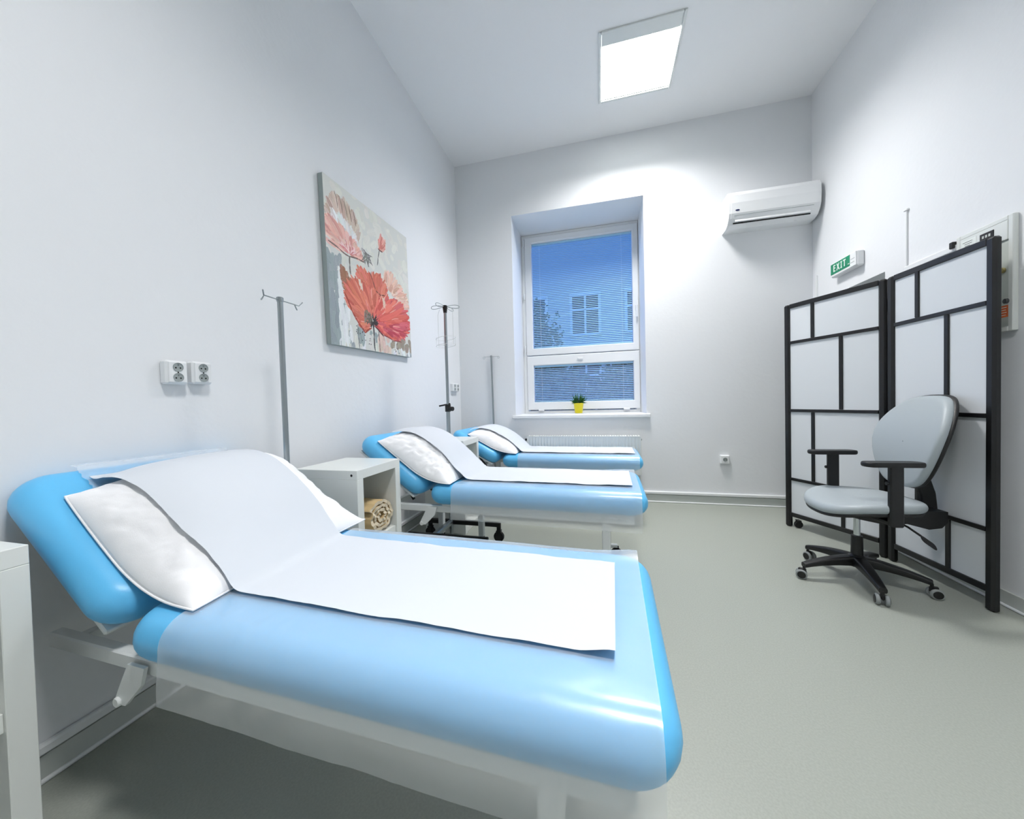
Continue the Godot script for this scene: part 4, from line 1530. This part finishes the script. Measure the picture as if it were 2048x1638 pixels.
func painting() -> void:
	art = Image.create(AW, AH, false, Image.FORMAT_RGB8)
	art_h = Image.create(AW, AH, false, Image.FORMAT_RGB8)
	art.fill(Color(0.84, 0.85, 0.83))
	art_h.fill(Color(0.5, 0.5, 0.5))
	var V := func(x, y): return Vector2(x, y)
	var cream := Color(0.87, 0.87, 0.84)
	var grey := Color(0.60, 0.645, 0.66)
	var white := Color(0.91, 0.925, 0.93)
	# ground: cream upper right, grey left and below, white drips
	for i in 170:
		var c := Vector2(rng.randf(), rng.randf() * 0.75)
		stroke(c, c + Vector2(rng.randf_range(-0.05, 0.12), rng.randf_range(-0.1, 0.1)), 0.05, vary_col(cream, 0.025), 0.02)
	for i in 110:
		var c := Vector2(rng.randf_range(-0.02, 0.14), rng.randf_range(0.42, 0.98))
		stroke(c, c + Vector2(rng.randf_range(-0.02, 0.03), rng.randf_range(0.05, 0.2)), 0.04, vary_col(grey, 0.03), 0.03)
	for i in 70:
		var c := Vector2(rng.randf_range(0.1, 1.0), rng.randf_range(0.84, 0.98))
		stroke(c, c + Vector2(rng.randf_range(-0.01, 0.02), rng.randf_range(0.04, 0.14)), 0.04, vary_col([grey, white, cream][rng.randi() % 3], 0.04), 0.03)
	for i in 40:
		var c := Vector2(rng.randf_range(0.09, 0.2), rng.randf_range(0.5, 0.9))
		stroke(c, c + Vector2(0.01, rng.randf_range(0.05, 0.16)), 0.022, vary_col(white, 0.02), 0.03)
	for i in 26:
		var c := Vector2(rng.randf_range(0.68, 1.0), rng.randf_range(0.83, 0.93))
		stroke(c, c + Vector2(rng.randf_range(-0.01, 0.03), rng.randf_range(0.03, 0.07)), 0.045, vary_col(Color(0.60, 0.55, 0.49), 0.04), 0.05)
	for i in 16:
		var c := Vector2(rng.randf_range(0.5, 0.66), rng.randf_range(0.85, 0.95))
		stroke(c, c + Vector2(0.0, 0.06), 0.045, vary_col(Color(0.86, 0.76, 0.71), 0.04), 0.04)
	# brown patch left of the red flower
	for i in 22:
		var c := Vector2(rng.randf_range(0.125, 0.205), rng.randf_range(0.48, 0.6))
		stroke(c, c + Vector2(0.005, rng.randf_range(0.03, 0.08)), 0.03, vary_col(Color(0.60, 0.42, 0.32), 0.04), 0.04)
	# upper pink flower
	var h1 := Vector2(0.225, 0.405)
	var tan_ := [V.call(-0.01, 0.2), V.call(0.03, 0.1), V.call(0.12, 0.05), V.call(0.2, 0.055), V.call(0.29, 0.09), V.call(0.34, 0.16), V.call(0.35, 0.24)]
	fan(h1, tan_, [Color(0.80, 0.72, 0.67), Color(0.84, 0.78, 0.73), Color(0.74, 0.64, 0.58)], 150, 0.03, 0.5)
	var midw := [V.call(0.0, 0.24), V.call(0.08, 0.17), V.call(0.18, 0.17), V.call(0.28, 0.22), V.call(0.33, 0.29)]
	fan(h1, midw, [white, Color(0.88, 0.86, 0.85)], 70, 0.028, 0.55)
	var pink := [V.call(-0.03, 0.39), V.call(-0.03, 0.24), V.call(0.05, 0.22), V.call(0.16, 0.24), V.call(0.27, 0.28), V.call(0.36, 0.34), V.call(0.38, 0.385)]
	fan(h1, pink, [Color(0.89, 0.70, 0.65), Color(0.86, 0.62, 0.58), Color(0.91, 0.76, 0.72)], 210, 0.026, 0.05)
	fan(h1, [V.call(0.1, 0.37), V.call(0.2, 0.3), V.call(0.33, 0.36)], [Color(0.83, 0.50, 0.50), Color(0.93, 0.80, 0.80)], 60, 0.008, 0.03)
	for k in 5:
		var u := 0.10 + k * 0.045
		line([V.call(u, 0.06 + 0.01 * k), V.call(u + 0.025, 0.15 + 0.01 * k)], 0.006, Color(0.46, 0.38, 0.33))
	line([V.call(0.02, 0.385), V.call(0.12, 0.40), V.call(0.22, 0.415), V.call(0.32, 0.40), V.call(0.38, 0.40)], 0.009, Color(0.44, 0.36, 0.34))
	line([V.call(0.222, 0.41), V.call(0.218, 0.47), V.call(0.222, 0.53)], 0.012, Color(0.42, 0.40, 0.38))
	for i in 26:
		stroke(j2(V.call(0.40, 0.36), 0.05), j2(V.call(0.43, 0.38), 0.05), 0.006, vary_col(Color(0.45, 0.45, 0.44), 0.08), 0.03)
	# bud
	fan(V.call(0.575, 0.255), [V.call(0.58, 0.15), V.call(0.62, 0.125), V.call(0.67, 0.15), V.call(0.66, 0.22)], [Color(0.88, 0.60, 0.56), Color(0.91, 0.70, 0.66), Color(0.80, 0.46, 0.43)], 70, 0.02, 0.05)
	line([V.call(0.578, 0.25), V.call(0.555, 0.31), V.call(0.54, 0.37)], 0.008, Color(0.36, 0.38, 0.37))
	stroke(V.call(0.56, 0.245), V.call(0.62, 0.25), 0.01, Color(0.42, 0.28, 0.27))
	# pale petals behind the red flower, right
	fan(V.call(0.6, 0.6), [V.call(0.64, 0.38), V.call(0.72, 0.36), V.call(0.86, 0.42), V.call(1.0, 0.5), V.call(1.0, 0.58)], [Color(0.90, 0.75, 0.68), Color(0.93, 0.82, 0.76), Color(0.85, 0.66, 0.58)], 130, 0.032, 0.4)
	# red flower
	var h2 := Vector2(0.45, 0.80)
	var red := [Color(0.82, 0.45, 0.36), Color(0.85, 0.50, 0.40), Color(0.78, 0.39, 0.32), Color(0.84, 0.48, 0.42)]
	fan(V.call(0.5, 0.66), [V.call(0.27, 0.56), V.call(0.27, 0.47), V.call(0.35, 0.43), V.call(0.44, 0.45), V.call(0.5, 0.42), V.call(0.58, 0.43), V.call(0.66, 0.48), V.call(0.68, 0.58)], red, 240, 0.034, 0.1)
	line([V.call(0.44, 0.45), V.call(0.47, 0.5), V.call(0.5, 0.56), V.call(0.56, 0.58), V.call(0.62, 0.57)], 0.008, Color(0.42, 0.22, 0.17))
	fan(h2, [V.call(0.33, 0.88), V.call(0.24, 0.80), V.call(0.14, 0.70), V.call(0.13, 0.62), V.call(0.18, 0.54), V.call(0.28, 0.52), V.call(0.4, 0.52), V.call(0.5, 0.54), V.call(0.56, 0.6)], red, 330, 0.034, 0.1)
	fan(h2, [V.call(0.55, 0.6), V.call(0.66, 0.57), V.call(0.8, 0.56), V.call(0.98, 0.58), V.call(1.02, 0.68), V.call(1.02, 0.78), V.call(0.9, 0.86), V.call(0.76, 0.88), V.call(0.62, 0.86)], [Color(0.80, 0.33, 0.30), Color(0.84, 0.40, 0.34), Color(0.79, 0.36, 0.38), Color(0.87, 0.46, 0.40)], 330, 0.036, 0.1)
	fan(h2, [V.call(0.75, 0.87), V.call(0.95, 0.82), V.call(1.0, 0.72)], [Color(0.80, 0.38, 0.42), Color(0.72, 0.25, 0.30)], 50, 0.02, 0.4)
	for i in 30:   # light knife marks
		var c := j2(V.call(0.55, 0.66), 0.3)
		if c.x > 0.15 and c.y > 0.55 and c.y < 0.84:
			stroke(h2.lerp(c, 0.75), h2.lerp(c, 1.05), 0.006, Color(0.92, 0.68, 0.62), 0.04)
	line([V.call(0.15, 0.66), V.call(0.22, 0.77), V.call(0.28, 0.83), V.call(0.35, 0.885), V.call(0.43, 0.84)], 0.012, Color(0.62, 0.25, 0.18))
	line([V.call(0.5, 0.83), V.call(0.58, 0.87), V.call(0.72, 0.895), V.call(0.84, 0.89)], 0.008, Color(0.55, 0.20, 0.20))
	for i in 8:
		stroke(j2(V.call(0.32, 0.55), 0.02), j2(V.call(0.33, 0.59), 0.02), 0.012, Color(0.90, 0.85, 0.80), 0.05)
		stroke(j2(V.call(0.60, 0.60), 0.02), j2(V.call(0.61, 0.645), 0.02), 0.012, Color(0.90, 0.80, 0.72), 0.05)
	# dark heart and stems
	for i in 90:
		var a := rng.randf() * TAU
		var r := rng.randf_range(0.01, 0.085)
		stroke(h2 + Vector2(cos(a), sin(a) * 0.75) * r * 0.3 + Vector2(0, -0.01), h2 + Vector2(cos(a), sin(a) * 0.75 - 0.25) * r, 0.007, vary_col(Color(0.17, 0.14, 0.14), 0.05), 0.04, 0.85)
	for i in 34:
		stroke(j2(h2 + Vector2(-0.05, -0.03), 0.05), j2(h2 + Vector2(-0.05, -0.03), 0.05), 0.008, vary_col(Color(0.45, 0.42, 0.38), 0.1), 0.05)
	line([V.call(0.448, 0.80), V.call(0.455, 0.9), V.call(0.462, 1.0)], 0.014, Color(0.22, 0.21, 0.21))
	line([V.call(0.52, 0.84), V.call(0.525, 0.93), V.call(0.525, 1.0)], 0.007, Color(0.42, 0.36, 0.33))
	line([V.call(0.47, 0.82), V.call(0.54, 0.86), V.call(0.58, 0.88)], 0.008, Color(0.3, 0.16, 0.16))
	line([V.call(0.27, 0.84), V.call(0.275, 0.92), V.call(0.28, 1.0)], 0.007, Color(0.45, 0.47, 0.47))
	for i in 24:   # spatters
		var c := [V.call(0.36, 0.91), V.call(0.75, 0.95), V.call(0.3, 0.9)][i % 3] as Vector2
		var p := j2(c, 0.05)
		stroke(p, p + Vector2(0.004, 0.004), 0.008, Color(0.2, 0.2, 0.22), 0.02)
	var tex := ImageTexture.create_from_image(art)
	var m := mat("poppy_painting", Color(1, 1, 1), 0.55)
	m.albedo_texture = tex
	m.heightmap_enabled = true
	m.heightmap_texture = ImageTexture.create_from_image(art_h)
	m.heightmap_scale = 0.08
	var W := 0.905
	var H := 0.985
	var p := thing("canvas_painting", "large canvas of pink and red poppies on the wall", "painting", Vector3(XL, 1.925, -2.19))
	p.basis = Basis(Vector3.RIGHT, deg_to_rad(1.6)) * Basis(Vector3.FORWARD, Vector3.UP, Vector3.RIGHT)
	var st := ST()
	bx(st, Vector3(0, 0, 0.019), Vector3(W, H, 0.034), 0.003)
	obj("stretcher", st, M.canvas_grey, p)
	st = ST()
	var z := 0.0365
	var cs := [Vector3(-W / 2, H / 2, z), Vector3(W / 2, H / 2, z), Vector3(W / 2, -H / 2, z), Vector3(-W / 2, -H / 2, z)]
	var uv := [Vector2(0, 0), Vector2(1, 0), Vector2(1, 1), Vector2(0, 1)]
	for k in [0, 1, 2, 0, 2, 3]:
		st.set_uv(uv[k])
		st.add_vertex(cs[k])
	obj("painted_face", st, m, p)

# ------------------------------------------------------------------ smaller marks of the place
func small_things() -> void:
	pass

# ------------------------------------------------------------------ what the window shows
func outside() -> void:
	var st := ST()
	seg(st, Vector3(-30, -3.2, -40), Vector3(30, -3.0, -4.6))
	struct(obj("ground_outside", st, M.lawn), "green lawn outside the window", "ground")
	var b := thing("apartment_building", "pale building with tall windows seen through the blinds", "building", Vector3(0, -3.0, -17))
	st = ST()
	bx(st, Vector3(1.5, 7, -3), Vector3(17, 14, 6), 0.01)
	obj("facade", st, M.facade, b)
	var fs := ST()
	for sx in [-1, 1]:
		bx(fs, Vector3(sx * 0.66, 0, 0.02), Vector3(0.12, 1.9, 0.08), 0.005)
		bx(fs, Vector3(0, sx * 0.95, 0.02), Vector3(1.44, 0.12, 0.08), 0.005)
	bx(fs, Vector3(0, 0, 0.03), Vector3(0.09, 1.8, 0.06), 0.005)
	bx(fs, Vector3(0, 0.25, 0.03), Vector3(1.2, 0.08, 0.06), 0.005)
	var fm := mesh_of(fs)
	var gs := ST()
	bx(gs, Vector3(0, 0, 0.005), Vector3(1.24, 1.82, 0.03), 0.0)
	var gm := mesh_of(gs)
	for r in range(1, 3):
		for k in 6:
			var w := put("window", fm, M.facade_trim, b)
			w.position = Vector3(-5.6 + k * 2.5, 1.6 + r * 3.1 + 0.3, 0)
			put("pane", gm, M.facade_glass, w)
	for q in [[Vector3(-2.6, -3.0, -11.2), 8.6, 1.9, "tall dark leafy tree outside, left behind the blinds"], [Vector3(-0.95, -3.0, -7.6), 5.7, 1.15, "low bushy tree outside behind the flowerpot"], [Vector3(0.85, -3.0, -10.6), 5.9, 1.5, "low bushy tree outside at the right of the window"]]:
		var t := thing("tree", q[3], "tree", q[0], 0.0, "trees outside the window")
		st = ST()
		tube(st, [Vector3(0, 0, 0), Vector3(0.08, q[1] * 0.4, 0), Vector3(0, q[1] * 0.75, 0.05)], 0.11, 10)
		obj("trunk", st, M.bark, t)
		st = ST()
		for i in 5200:
			var d := Vector3(rng.randfn(), rng.randfn(), rng.randfn()).normalized()
			var bump := 0.75 + 0.35 * noise.get_noise_3d(d.x * 2.0 + q[1], d.y * 2.0, d.z * 2.0)
			var p := Vector3(0, q[1] * 0.68, 0) + d * Vector3(q[2], q[2] * 1.05, q[2]) * bump * pow(rng.randf(), 0.35)
			var a := Vector3(rng.randfn(), rng.randfn(), rng.randfn()).normalized() * 0.085
			var c := a.cross(Vector3(rng.randfn(), rng.randfn(), rng.randfn())).normalized() * 0.045
			quad(st, p - a, p + c, p + a, p - c)
		obj("crown", st, M.tree_leaf, t).set_meta("kind", "stuff")
